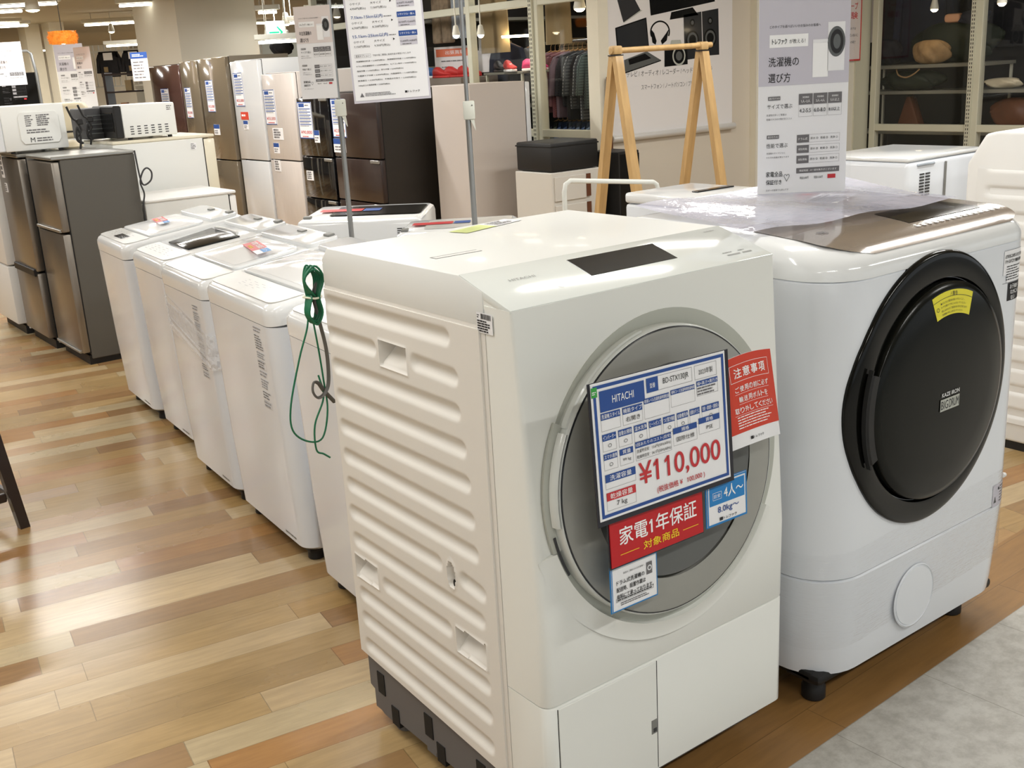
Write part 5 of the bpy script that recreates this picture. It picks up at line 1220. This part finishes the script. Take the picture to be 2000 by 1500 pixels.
bm = B(); box(bm, -.12, .08, -.15, .15, 0, .76, .006, 1); obj('body', bm, 'black_plastic', t); bm = B(); box(bm, -.115, .075, -.156, -.15, .02, .74, .002, 1); obj('door', bm, 'display_black', t)
t = thing('wood_board', 'narrow brown board leaning beside the banner edge', 'board', (4.64, 4.93, 0))
bm = B(); extr(bm, [(-.05, 0), (.05, 0), (.03, 1.28), (-.0, 1.28)], 'y', 0, .02, .002, 1); obj('board', bm, 'brown_leather', t)
# dark stool leg at the left edge
t = thing('wooden_stool', 'dark wooden stool, one leg just showing at the left edge over the plank floor', 'stool', (-.56, 2.62, 0), math.radians(8))
for x, y in ((.19, -.19), (-.19, -.19), (.19, .19), (-.19, .19)):
    bm = B(); loft(bm, [[(x*1.12+a*.016, y*1.12+b_*.016, 0) for a, b_ in ((-1,-1),(1,-1),(1,1),(-1,1))], [(x*.9+a*.02, y*.9+b_*.02, .44) for a, b_ in ((-1,-1),(1,-1),(1,1),(-1,1))]]); obj('leg', bm, 'dark_wood', t)
bm = B(); box(bm, -.21, .21, -.21, .21, .44, .47, .01, 2); obj('seat', bm, 'dark_wood', t)
for a in ((-.18,.18,-.205,-.185), (-.18,.18,.185,.205), (-.205,-.185,-.18,.18), (.185,.205,-.18,.18)):
    bm = B(); box(bm, *a, .10, .13, .003, 1); obj('stretcher', bm, 'dark_wood', t)

# ------------------------------------------------------------------ clothing shop behind the glass
def shirt_mesh(w=.46, h=.6, t=.045, sleeve=.42, coat=False):
    bm = B(); rnd = random.Random(int(w*100+h*37))
    ol = [(-.05,0),(-w*.5,-.05),(-w*.60,-.14),(-w*.66,-sleeve),(-w*.52,-sleeve),(-w*.46,-.2),(-w*.45,-h),(w*.45,-h),(w*.46,-.2),(w*.52,-sleeve),(w*.66,-sleeve),(w*.60,-.14),(w*.5,-.05),(.05,0),(0,-.03)]
    extr(bm, ol, 'y', -t/2, t/2, .012, 2); return bm
def hanger(par, top):
    bm = B(); tube(bm, [(-.2,0,-.05),(0,0,.01),(.2,0,-.05)], .006, 6); tube(bm, [(0,0,.01),(0,0,.05),(.015,0,.07),(0,0,.09),(-.012,0,.075)], .0025, 6, 3); obj('hanger', bm, 'hanger_wood', par, 50)
LBL = {'plaid_grey': 'grey and white plaid shirt', 'plaid_red': 'muted red plaid shirt', 'plaid_green': 'pale green plaid shirt', 'plaid_dark': 'charcoal plaid shirt', 'rose': 'dusty rose shirt', 'black_cloth': 'black shirt', 'blue1': 'mid blue denim shirt', 'blue2': 'faded blue shirt', 'olive_c': 'dark olive shirt', 'mauve': 'mauve shirt'}
mat('rose', (150,104,108), .9, var=.15); mat('mauve', (128,110,120), .9, var=.15); mat('blue1', (66,86,122), .9, var=.15); mat('blue2', (104,122,146), .9, var=.15); mat('olive_c', (60,66,56), .9, var=.2)
upper = ['mauve','rose','plaid_red','rose','plaid_red','mauve','plaid_dark','black_cloth','plaid_grey','black_cloth','plaid_grey','plaid_green']
ORD = ['first','second','third','fourth','fifth','sixth','seventh','eighth','ninth','tenth','eleventh','twelfth']
for i, m in enumerate(upper):
    y = 7.12-i*.066
    r = thing('hanging_shirt', f'{LBL[m]}, {ORD[i]} from the far end of the upper shop rail', 'shirt', (5.9, y, 1.50), math.radians(random.uniform(-3, 3)), 'shirts on the upper rail behind the glass')
    obj('fabric', shirt_mesh(.44+.02*(i % 3), random.choice((.50,.56,.60))+.02*(i > 6), .04, .40), m, r, 50); hanger(r, 0)
lower = ['olive_c','olive_c','black_cloth','olive_c','blue1','blue1','blue2','blue1','blue2','blue1','blue2']
for i, m in enumerate(lower):
    y = 7.05-i*.068
    r = thing('hanging_shirt', f'{LBL[m]}, {ORD[i]} from the far end of the lower shop rail', 'shirt', (5.9, y, .86), math.radians(random.uniform(-3, 3)), 'shirts on the lower rail behind the glass')
    obj('fabric', shirt_mesh(.45, .55+.03*(i % 2), .045, .45), m, r, 50); hanger(r, 0)
rr = thing('garment_rail', 'two-level garment rail of thin steel tubes holding the shirts behind the glass', 'garment rail', (5.9, 6.8, 0))
for z in (1.585, .95):
    bm = B(); tube(bm, [(0, -.75, z), (0, .55, z)], .012, 10); obj('rail', bm, 'pole_metal', rr)
for y in (-.75, .55):
    bm = B(); tube(bm, [(0, y, 0), (0, y, 1.59)], .014, 10); obj('upright', bm, 'pole_metal', rr)
def trousers(label, y, z1, m, w=.40, L=.9, short=False):
    r = thing('hanging_trousers', label, 'trousers', (4.93, y, z1), 0, 'trousers hung along the inside of the glass')
    bm = B(); ol = [(-w*.42,L),(w*.42,L),(w*.5,0),(w*.06,.0),(.0,L*.55),(-w*.06,.0),(-w*.5,0)]
    extr(bm, [(a, b_) for a, b_ in ol], 'x', -.03, .03, .014, 2); obj('fabric', bm, m, r, 50)
    bm = B(); tube(bm, [(0, -w*.45, L+.01), (0, w*.45, L+.01)], .006, 6); obj('hanger', bm, 'pole_metal', r)
def skirtlike(label, y, z1, m, w=.42, L=.9):
    r = thing('hanging_trousers', label, 'trousers', (4.93, y, z1), 0, 'trousers hung along the inside of the glass')
    bm = B(); rg = []
    for k in range(8):
        z = L*k/7; ww = w*(.5-.08*k/7); rg.append([(.03*math.cos(a)*(1+.4*math.cos(5*a+k*.3)), ww*math.sin(a), z) for a in (2*PI*j/40 for j in range(40))])
    loft(bm, rg); obj('fabric', bm, m, r, 60)
    bm = B(); tube(bm, [(0, -w*.45, L+.01), (0, w*.45, L+.01)], .006, 6); obj('hanger', bm, 'pole_metal', r)
skirtlike('wide khaki trousers hanging left of the slotted window post', 6.70, 1.512, 'khaki_cloth', .42)
skirtlike('wide khaki trousers hanging right of the slotted window post', 5.83, 1.545, 'khaki_cloth', .33)
trousers('camouflage trousers hanging near the long grey-board shelf', 7.50, 1.63, 'camo_cloth', .30, .7)
skirtlike('pale blue patterned trousers hanging beside the camouflage pair', 7.19, 1.66, 'paleblue_cloth', .33)
skirtlike('black coat hanging at the left end of the shop window', 7.95, 1.60, 'black_cloth', .26)
t = thing('denim_jacket', 'blue-grey denim jacket hanging lower behind the shoe shelf', 'jacket', (5.3, 7.02, 1.60), PI/2); obj('fabric', shirt_mesh(.42, .40, .06, .30), 'navy_cloth', t, 50); hanger(t, 0)
t = thing('grey_cardigan', 'light grey top hanging just right of the denim jacket', 'shirt', (5.5, 6.93, 1.55), PI/2)
mat('grey_knit', (140,140,142), .9, var=.1); obj('fabric', shirt_mesh(.28, .42, .06, .30), 'grey_knit', t, 50); hanger(t, 0)
# shelf with shoes
def slab(name, label, cat, x0, x1, y0, y1, z, th, m, legs=True):
    r = thing(name, label, cat, ((x0+x1)/2, (y0+y1)/2, 0)); cx, cy = (x0+x1)/2, (y0+y1)/2
    bm = B(); box(bm, x0-cx, x1-cx, y0-cy, y1-cy, z-th, z, .003, 1); obj('board', bm, m, r)
    for a in (x0-cx+.02, x1-cx-.02):
        for b_ in (y0-cy+.03, y1-cy-.03):
            bm = B(); box(bm, a-.01, a+.01, b_-.01, b_+.01, 0, z-th); obj('leg', bm, 'frame_paint', r)
    return r
slab('shoe_shelf', 'thin shelf behind the glass carrying the red and pink sports shoes', 'shelf', 5.0, 5.3, 6.42, 7.0, 1.345, .02, 'shelf_board')
slab('display_counter', 'grey-brown boarded counter behind the glass with the red sandals', 'counter', 4.78, 5.2, 7.05, 8.1, 1.32, .09, 'shelf_grey')
def shoe(label, x, y, z, rz, m, m2='white_print', grp='shoes on the shop shelves'):
    r = thing('shoe', label, 'shoe', (x, y, z), rz, grp)
    bm = B(); rg = []
    for k, (u, w_, h_) in enumerate(((0,.02,.03),(.01,.03,.07),(.04,.035,.085),(.08,.033,.08),(.12,.036,.055),(.17,.042,.04),(.21,.038,.033),(.235,.015,.02))):
        rg.append([(u, w_*math.cos(a), .018+max(0, h_*(.5+.5*math.sin(a)))) for a in (2*PI*j/14 for j in range(14))])
    loft(bm, rg); obj('upper', bm, m, r, 60)
    bm = B(); extr(bm, [(0,-.03),(.16,-.045),(.23,-.03),(.24,0),(.23,.03),(.16,.045),(0,.03)], 'z', 0, .022, .006, 1); obj('sole', bm, m2, r)
    bm = B(); box(bm, .09, .15, -.012, .012, .06, .068, .004, 1); obj('laces', bm, m2, r)
shoe('red and white sports shoe on the thin shelf', 5.05, 6.72, 1.346, math.radians(250), 'shoe_red')
shoe('pink sports shoe beside the red and white one', 5.05, 6.48, 1.346, math.radians(300), 'shoe_pink')
shoe('purple and pink sports shoe next to the pink one', 5.1, 6.40, 1.346, math.radians(255), 'shoe_purple', 'shoe_pink')
shoe('black low shoe at the far end of the thin shelf', 5.1, 6.93, 1.346, math.radians(250), 'black_plastic', 'black_plastic')
shoe('blue sports shoe on the grey-brown counter', 4.9, 7.83, 1.321, math.radians(320), 'shoe_blue')
shoe('red shoe right beside the blue sports shoe', 4.9, 7.66, 1.321, math.radians(280), 'shoe_red', 'shoe_red')
shoe('red shoe in the middle of the grey-brown counter', 4.92, 7.50, 1.321, math.radians(300), 'shoe_red', 'shoe_red')
shoe('red shoe nearest the glass post on the counter', 4.95, 7.33, 1.321, math.radians(300), 'shoe_red', 'shoe_red')
t = thing('paper_notice', 'white notice with an orange head standing behind the red shoes', 'sign', (5.06, 7.52, 1.32), -PI/2+.5)
bm = B(); box(bm, -.22, .22, 0, .004, 0, .28); obj('card', bm, 'paper', t)
p = Print(['orange_print', 'white_print', 'ink_grey', 'paper'], Matrix.Translation((0, -.003, 0))); p.rect(-.2, .19, .2, .26, 'orange_print'); p.text('出張買取', -.10, .21, .10, .245, 'white_print', 2, keep=False); p.fine(-.15, .14, .15, .16, 1, 'ink_grey'); p.fine(-.15, .03, -.05, .11, 3, 'ink_grey', fill=.3); p.fine(.05, .03, .15, .11, 3, 'ink_grey', fill=.3); p.done('printing', t)
t = thing('white_board_sign', 'bright white panel with a small black tag behind the shoes', 'sign', (5.28, 7.25, 1.35), -PI/2+.3)
bm = B(); box(bm, -.28, .26, 0, .01, 0, .20); obj('panel', bm, 'white_print', t); bm = B(); box(bm, .12, .2, -.006, 0, .06, .17); obj('tag', bm, 'ink_black', t)
t = thing('hanging_price_board', 'white card hanging above the denim jacket inside the shop', 'sign', (5.5, 7.55, 1.55), -PI/2+.6)
bm = B(); box(bm, -.12, .12, 0, .004, 0, .17); obj('card', bm, 'paper', t); p = Print(['ink_grey'], Matrix.Translation((0, -.002, 0))); p.text('USED', -.06, .10, .06, .14, 'ink_grey', keep=False); p.done('printing', t)
t = thing('shop_shelving', 'dark shelving unit filling the back of the clothing shop', 'shelving', (7.2, 8.4, 0))
for z in (.05, .5, .95, 1.4, 1.85, 2.3):
    bm = B(); box(bm, -1.9, 1.9, -.2, .2, z, z+.03); obj('shelf', bm, 'shelf_board', t)
bm = B(); box(bm, -1.9, 1.9, .2, .23, 0, 2.35); obj('back_panel', bm, 'shop_dark', t)
rndc = random.Random(5)
for k in range(14):
    z = (.08, .53, .98, 1.43)[k % 4]; x = 5.4+.26*k
    t = thing('folded_clothes', f'{["navy","black","grey","khaki"][k % 4]} folded clothes pile, number {k+1} along the dark shop shelving' if False else f'{["navy","black","grey","khaki"][k % 4]} pile of folded clothes on the {["lowest","second","third","fourth"][k % 4]} board of the dark shop shelving', 'clothes', (x, 8.35, z), 0, f'{["navy","black","grey","khaki"][k % 4]} clothes piles on the dark shelving')
    bm = B()
    for q_ in range(5): box(bm, -.1-rndc.uniform(0, .01), .1, -.13, .13+rndc.uniform(0, .02), q_*.045, q_*.045+.04, .015, 2)
    obj('fabric', bm, ['navy_cloth', 'black_cloth', 'grey_knit', 'khaki_cloth'][k % 4], t)
# right window display
t = slab('display_shelf', 'pale three-board display shelf behind the right shop window carrying the tan bag', 'shelf', 8.1, 8.6, 3.95, 5.3, 1.205, .03, 'shelf_board')
for z_, ya, yb in ((.975, -1.6, .67), (.615, -1.6, .67)):
    bm = B(); box(bm, -.2, .25, ya, yb, z_-.03, z_, .003, 1); obj('board', bm, 'shelf_board', t)
def lumpy(name, label, cat, loc, size, m, seed, squash=1, group=None, n=26):
    r = thing(name, label, cat, loc, 0, group); rnd = random.Random(seed); ph = [rnd.uniform(0, 6) for _ in range(8)]
    bm = B(); rg = []
    for k in range(1, n):
        th = PI*k/n; row = []
        for j in range(36):
            a = 2*PI*j/36; v = 1+.13*math.sin(3*a+ph[0])*math.sin(2*th+ph[1])+.09*math.sin(5*a+ph[2]+3*th)+.06*math.sin(8*a+ph[3]+5*th)
            row.append((size[0]*math.sin(th)**.7*math.cos(a)*v, size[1]*math.sin(th)**.7*math.sin(a)*v, size[2]*(1-math.cos(th))*.5*(1 if k > 2 else .6)))
        rg.append(row)
    loft(bm, rg); obj('body', bm, m, r, 60); return r
lumpy('tan_bag', 'crumpled tan leather bag on the upper shelf behind the right window', 'bag', (8.22, 4.55, 1.205), (.09, .18, .21), 'tan_bag', 2)
lumpy('green_jacket', 'dark green padded jacket lying behind the tan bag', 'jacket', (8.45, 4.45, 1.205), (.12, .40, .36), 'green_jacket', 4)
lumpy('black_bag', 'black shoulder bag left of the dark green jacket', 'bag', (8.4, 5.12, 1.205), (.10, .13, .24), 'black_cloth', 5)
b_ = lumpy('dark_green_handbag', 'dark green handbag with gold chain between the two pale shelf boards', 'bag', (8.25, 4.75, .977), (.1, .3, .18), 'green_jacket', 6)
bm = B(); tube(bm, [(-.1,.10,.19),(-.12,.06,.14),(-.12,-.02,.12),(-.12,-.10,.15),(-.1,-.14,.19)], .007, 6, 5); obj('chain', bm, 'tan_bag', b_)
t = lumpy('navy_cap', 'navy cap resting on the dark green jacket', 'cap', (8.4, 4.25, 1.53), (.10, .14, .12), 'navy_cloth', 8)
bm = B(); box(bm, -.08, .02, .10, .26, .02, .10, .03, 2); obj('lining', bm, 'skin', t)
t = thing('brown_leather_bag', 'brown leather tote below the shelves behind the right window', 'bag', (8.3, 4.78, .62)); bm = B(); extr(bm, [(-.14,0),(.12,0),(.02,.30),(-.02,.30)], 'x', -.05, .05, .01, 2); obj('body', bm, 'brown_leather', t); bm = B(); tube(bm, [(0,.02,.27),(0,.04,.30),(0,.0,.315),(0,-.04,.30),(0,-.02,.27)], .006, 6, 4); obj('strap', bm, 'dark_wood', t)
t = thing('black_cupboard', 'dark cupboard filling the lower part of the right shop window', 'cupboard', (8.95, 4.2, 0)); bm = B(); box(bm, -.25, .4, -1.3, 1.1, 0, .60, .01, 1); obj('body', bm, 'black_plastic', t); bm = B(); box(bm, -.262, -.252, -.6, .1, .03, .58, .004, 1); obj('door', bm, 'display_black', t)
lumpy('brown_handbag', 'dark brown handbag with pale clasp at the far right of the shop window', 'bag', (8.3, 3.75, .62), (.1, .2, .28), 'brown_leather', 11)
lumpy('cream_bag', 'cream strap bag between the boards at the far right', 'bag', (8.3, 3.88, .977), (.08, .16, .09), 'beige_plastic', 12)
skx = thing('hanging_skirt', 'beige garment hanging at the left edge of the right shop window', 'garment', (8.15, 5.22, 1.42))
bm = B(); rg = []
for k in range(6): rg.append([((.03+.01*math.cos(6*a))*math.cos(a), .12*math.sin(a)*(1-.05*k), .16*k) for a in (2*PI*j/36 for j in range(36))])
loft(bm, rg); obj('fabric', bm, 'beige_side', skx, 60)
for k, (y, z, w_) in enumerate(((4.95, 1.62, .5), (4.2, 1.72, .55), (3.3, 1.35, .65))):
    t = thing('hanging_coat', ['black coat hanging above the tan bag', 'black coat hanging above the navy cap', 'black coat hanging in the rightmost pane of the shop window'][k], 'coat', (8.75, y, z+.35), PI/2); obj('fabric', shirt_mesh(w_, .75, .12, .6), ['navy_cloth', 'black_cloth', 'black_cloth'][k], t, 50)

# ------------------------------------------------------------------ far left of the hall
for k, (x, y) in enumerate(((4.75, 20.8), (5.05, 20.3))):
    o = wallbox('column', x-.12, x+.14, y, y+.5, 0, 2.6); 
wallbox('partition', 6.1, 7.6, 24.0, 24.2, 0, 2.3); wallbox('partition', 3.2, 5.0, 21.4, 21.5, 0, 2.2)
t = thing('wall_rack', 'white barred wall rack behind the two black jackets', 'rack', (6.9, 22.4, 0), YAW)
for k in range(14):
    bm = B(); box(bm, -.75+k*.12, -.73+k*.12, 0, .03, 1.4, 2.25); obj('bar', bm, 'rail_white', t)
bm = B(); box(bm, -.8, .95, -.01, .04, 2.1, 2.14); box(bm, -.8, .95, -.01, .04, 1.4, 1.43); obj('rail', bm, 'rail_white', t)
for k, (x, y) in enumerate(((6.43, 21.9), (6.84, 21.6))):
    t = thing('black_jacket', ['black jacket with white shoulder patch under the rear tube light', 'black jacket half hidden by the blue-headed sign'][k], 'jacket', (x, y, 2.10), YAW, 'jackets on the wall rack')
    obj('fabric', shirt_mesh(.40, .5, .12, .42), 'black_cloth', t, 50)
    bm = B(); box(bm, -.08, .10, -.085, -.07, -.17, -.03); obj('paper_tag', bm, 'paper', t)
    bm = B(); box(bm, -.1, -.02, -.085, -.07, -.40, -.3); obj('badge', bm, 'khaki_cloth', t)
t = thing('hanging_sign', 'small paper sign with blue head hanging before the second black jacket', 'sign', (2.95, 10.1, 1.45), YAW)
bm = B(); box(bm, -.08, .09, 0, .003, 0, .28); obj('card', bm, 'paper_beige', t); p = Print(['blue_print', 'ink_grey', 'white_print'], Matrix.Translation((0, -.002, 0))); p.rect(-.08, .22, .09, .28, 'blue_print'); p.fine(-.06, .235, .07, .265, 2, 'white_print', 2); p.fine(-.06, .02, .07, .2, 6, 'ink_grey', fill=.3); p.done('printing', t)
slabm = thing('goods_shelf', 'crowded dark shelf of small goods under the black jackets', 'shelving', (5.8, 18.6, 0), YAW)
for z in (.6, .95, 1.3, 1.6):
    bm = B(); box(bm, -.5, 1.1, -.2, .2, z, z+.03); obj('shelf', bm, 'dark_wood', slabm)
for x in (-.5, .3, 1.1):
    bm = B(); box(bm, x-.02, x+.02, -.2, .2, 0, 1.65); obj('upright', bm, 'dark_wood', slabm)
cols = ['box_white', 'cork', 'khaki_cloth', 'ink_grey', 'paper', 'dark_wood']
for k in range(12):
    z = (.63, .98, 1.33)[k % 3]; u = -.42+.125*k
    t = thing('boxed_goods', f'{["white","cork-brown","khaki","grey","pale paper","dark"][k % 6]} box on the {["lowest","middle","top"][k % 3]} board of the crowded dark shelf', 'box', (5.8+u*math.cos(YAW), 18.6+u*math.sin(YAW)-.1, z), YAW, f'{["white","cork-brown","khaki","grey","pale paper","dark"][k % 6]} boxes on the crowded shelf')
    bm = B(); box(bm, -.055, .055, -.06, .06, 0, .12+.03*(k % 4), .004, 1); obj('box', bm, cols[k % 6], t)
t = thing('pendant_lamp', 'round pendant lamp of orange feathers glowing above the guide signs', 'lamp', (1.779, 8.463, 1.823))
bm = B(); rnd = random.Random(9)
lathe(bm, [(.04, .05), (.09, .052), (.108, .03), (.112, 0), (.108, -.03), (.09, -.052), (.05, -.05)], None, 40)
for k in range(800):
    a = rnd.uniform(0, 2*PI); h_ = rnd.uniform(-.05, .05); r0 = .10+.012*(1-abs(h_)/.05); da = rnd.uniform(-.25, .25); dz = rnd.uniform(-.012, .012); L2 = rnd.uniform(.008, .020)
    b0 = Vector((r0*math.cos(a), r0*math.sin(a), h_)); b1 = Vector(((r0+L2)*math.cos(a+da*.3), (r0+L2)*math.sin(a+da*.3), h_+dz)); s = Vector((-math.sin(a), math.cos(a), rnd.uniform(-1, 1)))*.003
    bm.faces.new([bm.verts.new(q_) for q_ in (b0-s, b0+s, b1)])
obj('feather_shade', bm, 'feather_orange', t, 50)
bm = B(); lathe(bm, [(.012, -.052), (.025, -.04), (.02, -.01)], None, 16); obj('bulb', bm, 'lamp_warm', t)
bm = B(); tube(bm, [(0,0,.04),(0,0,.79)], .003, 6); obj('cable', bm, 'black_plastic', t)
t = thing('exit_sign', 'lit white exit sign with green arrow right of the square pillar', 'sign', (5.546, 12.3, 1.84), YAW)
bm = B(); box(bm, -.12, .12, 0, .05, 0, .27, .01, 2); obj('housing', bm, 'exit_face', t)
p = Print(['exit_green'], Matrix.Translation((0, -.001, 0))); p.poly([(-.075,.115),(.03,.115),(.0,.075),(.03,.075),(.085,.13),(.03,.185),(.0,.185),(.03,.145),(-.075,.145)][:0] or [(-.08,.120),(.05,.120),(.05,.140),(-.08,.140)], 'exit_green'); p.poly([(.015,.06),(.04,.06),(.10,.13),(.07,.13)], 'exit_green'); p.poly([(.07,.13),(.10,.13),(.04,.20),(.015,.20)], 'exit_green'); p.done('arrow', t)
bm = B(); tube(bm, [(0,.02,.27),(0,.02,.76)], .006, 8); obj('hanger_rod', bm, 'fixture_white', t)
# spot lamps on thin tracks behind the pillar and inside the shop
def spot(label, x, y, z, r_=.05, es=True, grp='ceiling spot lamps'):
    t = thing('spot_lamp', label, 'lamp', (x, y, z), 0, grp)
    bm = B(); lathe(bm, [(r_, 0), (r_*1.05, .01), (r_*.6, r_*2.4), (r_*.3, r_*2.6)], None, 20); obj('housing', bm, 'fixture_white', t)
    bm = B(); lathe(bm, [(r_*.9, -.004), (r_*.5, -.02), (.002, -.024)], None, 20); obj('bulb', bm, 'lamp_warm', t)
    bm = B(); tube(bm, [(0, 0, r_*2.5), (0, 0, 2.6-z)], .006, 6); obj('stem', bm, 'fixture_white', t)
def fp_pos(px, py, D):     # a place in the hall given as direction and distance from the visitor's eye
    f_, r2_, u2_ = Vector((.569101,.772179,-.282603)), Vector((.794199,-.605222,-.054353)), Vector((.213007,.193511,.957696))
    return Vector((-.99318,-1.299867,1.410087))+(f_+r2_*((px-1000)/2117.609)-u2_*((py-750)/2117.609))*D
SP = [('bright spot lamp left of the blue-headed hanging sign', 655, 33, 12, .06), ('spot lamp just above the exit sign', 559, 47, 15, .06), ('spot lamp to the left of the exit sign', 523, 76, 15, .05), ('spot lamp between exit sign and beige hanging guide', 560, 78, 14.5, .05), ('spot lamp behind the grey pole', 668, 68, 13, .05), ('spot lamp with bluish glow over the first sign stand', 64, 20, 14, .09), ('dim spot lamp above the black jackets', 218, 62, 18, .05), ('spot lamp seen through the glass beside the camouflage trousers', 891, 69, 8.6, .03), ('spot lamp beside the pale blue trousers', 939, 68, 8.7, .03), ('spot lamp above the plaid shirts', 1132, 17, 8.2, .045), ('spot lamp at the right end of the middle window', 1166, 8, 8.3, .045), ('spot lamp at the right edge of the pane beyond the slotted post', 1957, 6, 8.2, .035), ('spot lamp over the dark green jacket', 1825, 18, 9.5, .035)]
for l_, px, py, D, r_ in SP:
    v = fp_pos(px, py, D); spot(l_, v.x, v.y, v.z, r_)
t = thing('led_bar', 'short bright light bar inside the clothing shop', 'lamp', tuple(fp_pos(1009, 73, 9.3))); bm = B(); box(bm, -.13, .13, -.02, .02, 0, .02, .005, 1); o = obj('tube', bm, 'lamp_warm', t); t.rotation_euler = (0, 0, YAW)
# ------------------------------------------------------------------ ceiling lights (lamps over the hall, some added for brightness)
def ceiling_light(label, x, y, z=2.52, L=1.2, rz=0, power=0, group='ceiling tube lights', m='tube_light'):
    t = thing('ceiling_light', label, 'ceiling light', (x, y, z), rz, group)
    bm = B(); box(bm, -L/2-.04, L/2+.04, -.05, .05, .03, .09, .005, 1); obj('housing', bm, 'fixture_white', t)
    if 2.6-z > .12:
        for sx in (-L*.4, L*.4): bm = B(); tube(bm, [(sx, 0, .08), (sx, 0, 2.6-z)], .006, 6); obj('hanger_rod', bm, 'fixture_white', t)
    bm = B(); tube(bm, [(-L/2, 0, 0), (L/2, 0, 0)], .018, 12); obj('tube', bm, m, t, 60)
    if power:
        ld = bpy.data.lights.new('tube_glow', 'AREA'); ld.shape = 'RECTANGLE'; ld.size = L; ld.size_y = .12; ld.energy = power; ld.color = (1, .99, .96)
        lo = bpy.data.objects.new('tube_glow', ld); LINK(lo); lo.parent = t; lo.location = (0, 0, -.025)
    return t
LG = 'ceiling tube lights above the aisle, outside the picture'
for (x, y) in ((-3.2,-2.2),(-.8,-2.2),(1.6,-2.2),(4.0,-2.0),(-3.2,.6),(-.9,.9),(1.5,.9),(3.6,.6),(5.9,.6),(-3.0,3.8),(-.6,4.0),(1.9,4.0),(4.0,2.8),(6.3,2.6),(.61,6.94),(2.7,6.7),(-2.2,7.2),(2.44,9.4),(-1,10.4),(2.2,13.4)):
    ceiling_light('bare tube light on the hall ceiling, its glow mirrored in the floor planks', x, y, power=(48 if y > 6 else 25), group=LG)
FAR = [((0,10),(112,10),'long tube light crossing the top left corner'), ((0,22),(43,23),'short tube light just under the corner one'), ((0,48),(54,49),'tube light above the sign stand'), ((233,10),(292,10),'tube light touching the pillar at the top'), ((165,46),(300,45),'long tube light right of the feather lamp'), ((208,89),(308,86),'brightest low tube light above the black jackets')]
for (a, a2), (b_, b2), l_ in FAR:
    y_ = (a2+b2)/2; hd = 1.13
    D = {10: 14.5, 22.5: 15.3, 48.5: 19, 45.5: 18, 87.5: 20}[y_]
    A = fp_pos(a, a2, D); Bv = fp_pos(b_, b2, D); A.z = Bv.z = (A.z+Bv.z)/2
    L_2 = (A-Bv).length; ceiling_light(l_, (A.x+Bv.x)/2, (A.y+Bv.y)/2, min(A.z, 2.52), L_2, math.atan2(Bv.y-A.y, Bv.x-A.x), 30 if y_ > 80 else 0, 'tube lights seen across the hall')
for k, (a, a2, b_, b2, D) in enumerate(((505,28,540,20,14),(505,78,660,80,13),(560,44,650,42,15),(600,22,655,20,16))):
    A = fp_pos(a, a2, D); Bv = fp_pos(b_, b2, D); A.z = Bv.z = min((A.z+Bv.z)/2, 2.52)
    ceiling_light(['tube light beside the exit sign rod', 'low tube light behind the beige hanging guide', 'tube light between pillar and hanging guide', 'highest tube light right of the pillar'][k], (A.x+Bv.x)/2, (A.y+Bv.y)/2, A.z, (A-Bv).length, math.atan2(Bv.y-A.y, Bv.x-A.x), 5, 'tube lights right of the pillar')
for (x, y) in ((4.0, 11.0), (1.0, 16), (6.6, 13.0), (3.5, 19), (6.5, 18.5), (1, 20), (9.5, 26), (5, 28), (9, 21), (12, 29), (8, 33)):  # extra lamps added to brighten the far hall
    ceiling_light('tube light added deep in the hall to brighten its far end', x, y, power=(22 if y < 17 else 60), group='added tube lights deep in the hall')
for (x, y) in ((5.45, 6.0), (6.0, 7.6), (6.6, 9.0)):  # out of view; the one nearest the glass is added to brighten the shirts
    ceiling_light('unseen tube light over the clothing shop', x, y, power=7, group='unseen tube lights over the shop')
# goods shelves beyond the pillar
t = thing('backroom_shelf', 'low shelf of dark goods visible between pillar and hanging guide', 'shelving', (6.3, 12.6, 0), YAW)
for z in (.7, 1.2, 1.62):
    bm = B(); box(bm, -.7, 1.3, -.2, .2, z, z+.03); obj('shelf', bm, 'cork', t)
bm = B(); box(bm, -.7, 1.3, .2, .22, 0, 1.64); obj('back_panel', bm, 'dark_wood', t)
lumpy('black_bag', 'small black bag on the low shelf right of the pillar', 'bag', tuple(fp_pos(552, 108, 14)), (.14, .14, .2), 'black_cloth', 21)
t = thing('shelf_unit', 'tall bright shelf frame of clothes rails far beyond the exit sign', 'shelving', (7.6, 15.6, 0), YAW)
for k in range(7):
    bm = B(); box(bm, -1+k*.3, -.98+k*.3, 0, .03, .8, 2.1); obj('upright', bm, 'rail_white', t)
bm = B(); box(bm, -1, .9, 0, .03, 1.95, 1.99); obj('rail', bm, 'rail_white', t)

# ------------------------------------------------------------------ world, exposure, camera
w = bpy.data.worlds.new('World'); C.world = w; w.use_nodes = True
bg = w.node_tree.nodes['Background']; bg.inputs['Color'].default_value = lin((220,226,230))+(1,); bg.inputs['Strength'].default_value = .8
vs = C.view_settings; vs.view_transform = 'Standard'; vs.look = 'None'; vs.gamma = 1; vs.use_curve_mapping = False; vs.exposure = 0.12
cd = bpy.data.cameras.new('Camera'); co = bpy.data.objects.new('Camera', cd); LINK(co)
r_, u_, f_ = Vector((.794199,-.605222,-.054353)), Vector((.213007,.193511,.957696)), Vector((.569101,.772179,-.282603))
co.matrix_world = Matrix.Translation((-.99318,-1.299867,1.410087)) @ Matrix((r_, u_, -f_)).transposed().to_4x4()
cd.sensor_width = 36; cd.sensor_fit = 'HORIZONTAL'; cd.lens = 2117.609*36/2000; cd.clip_end = 100; cd.clip_start = .05
C.camera = co
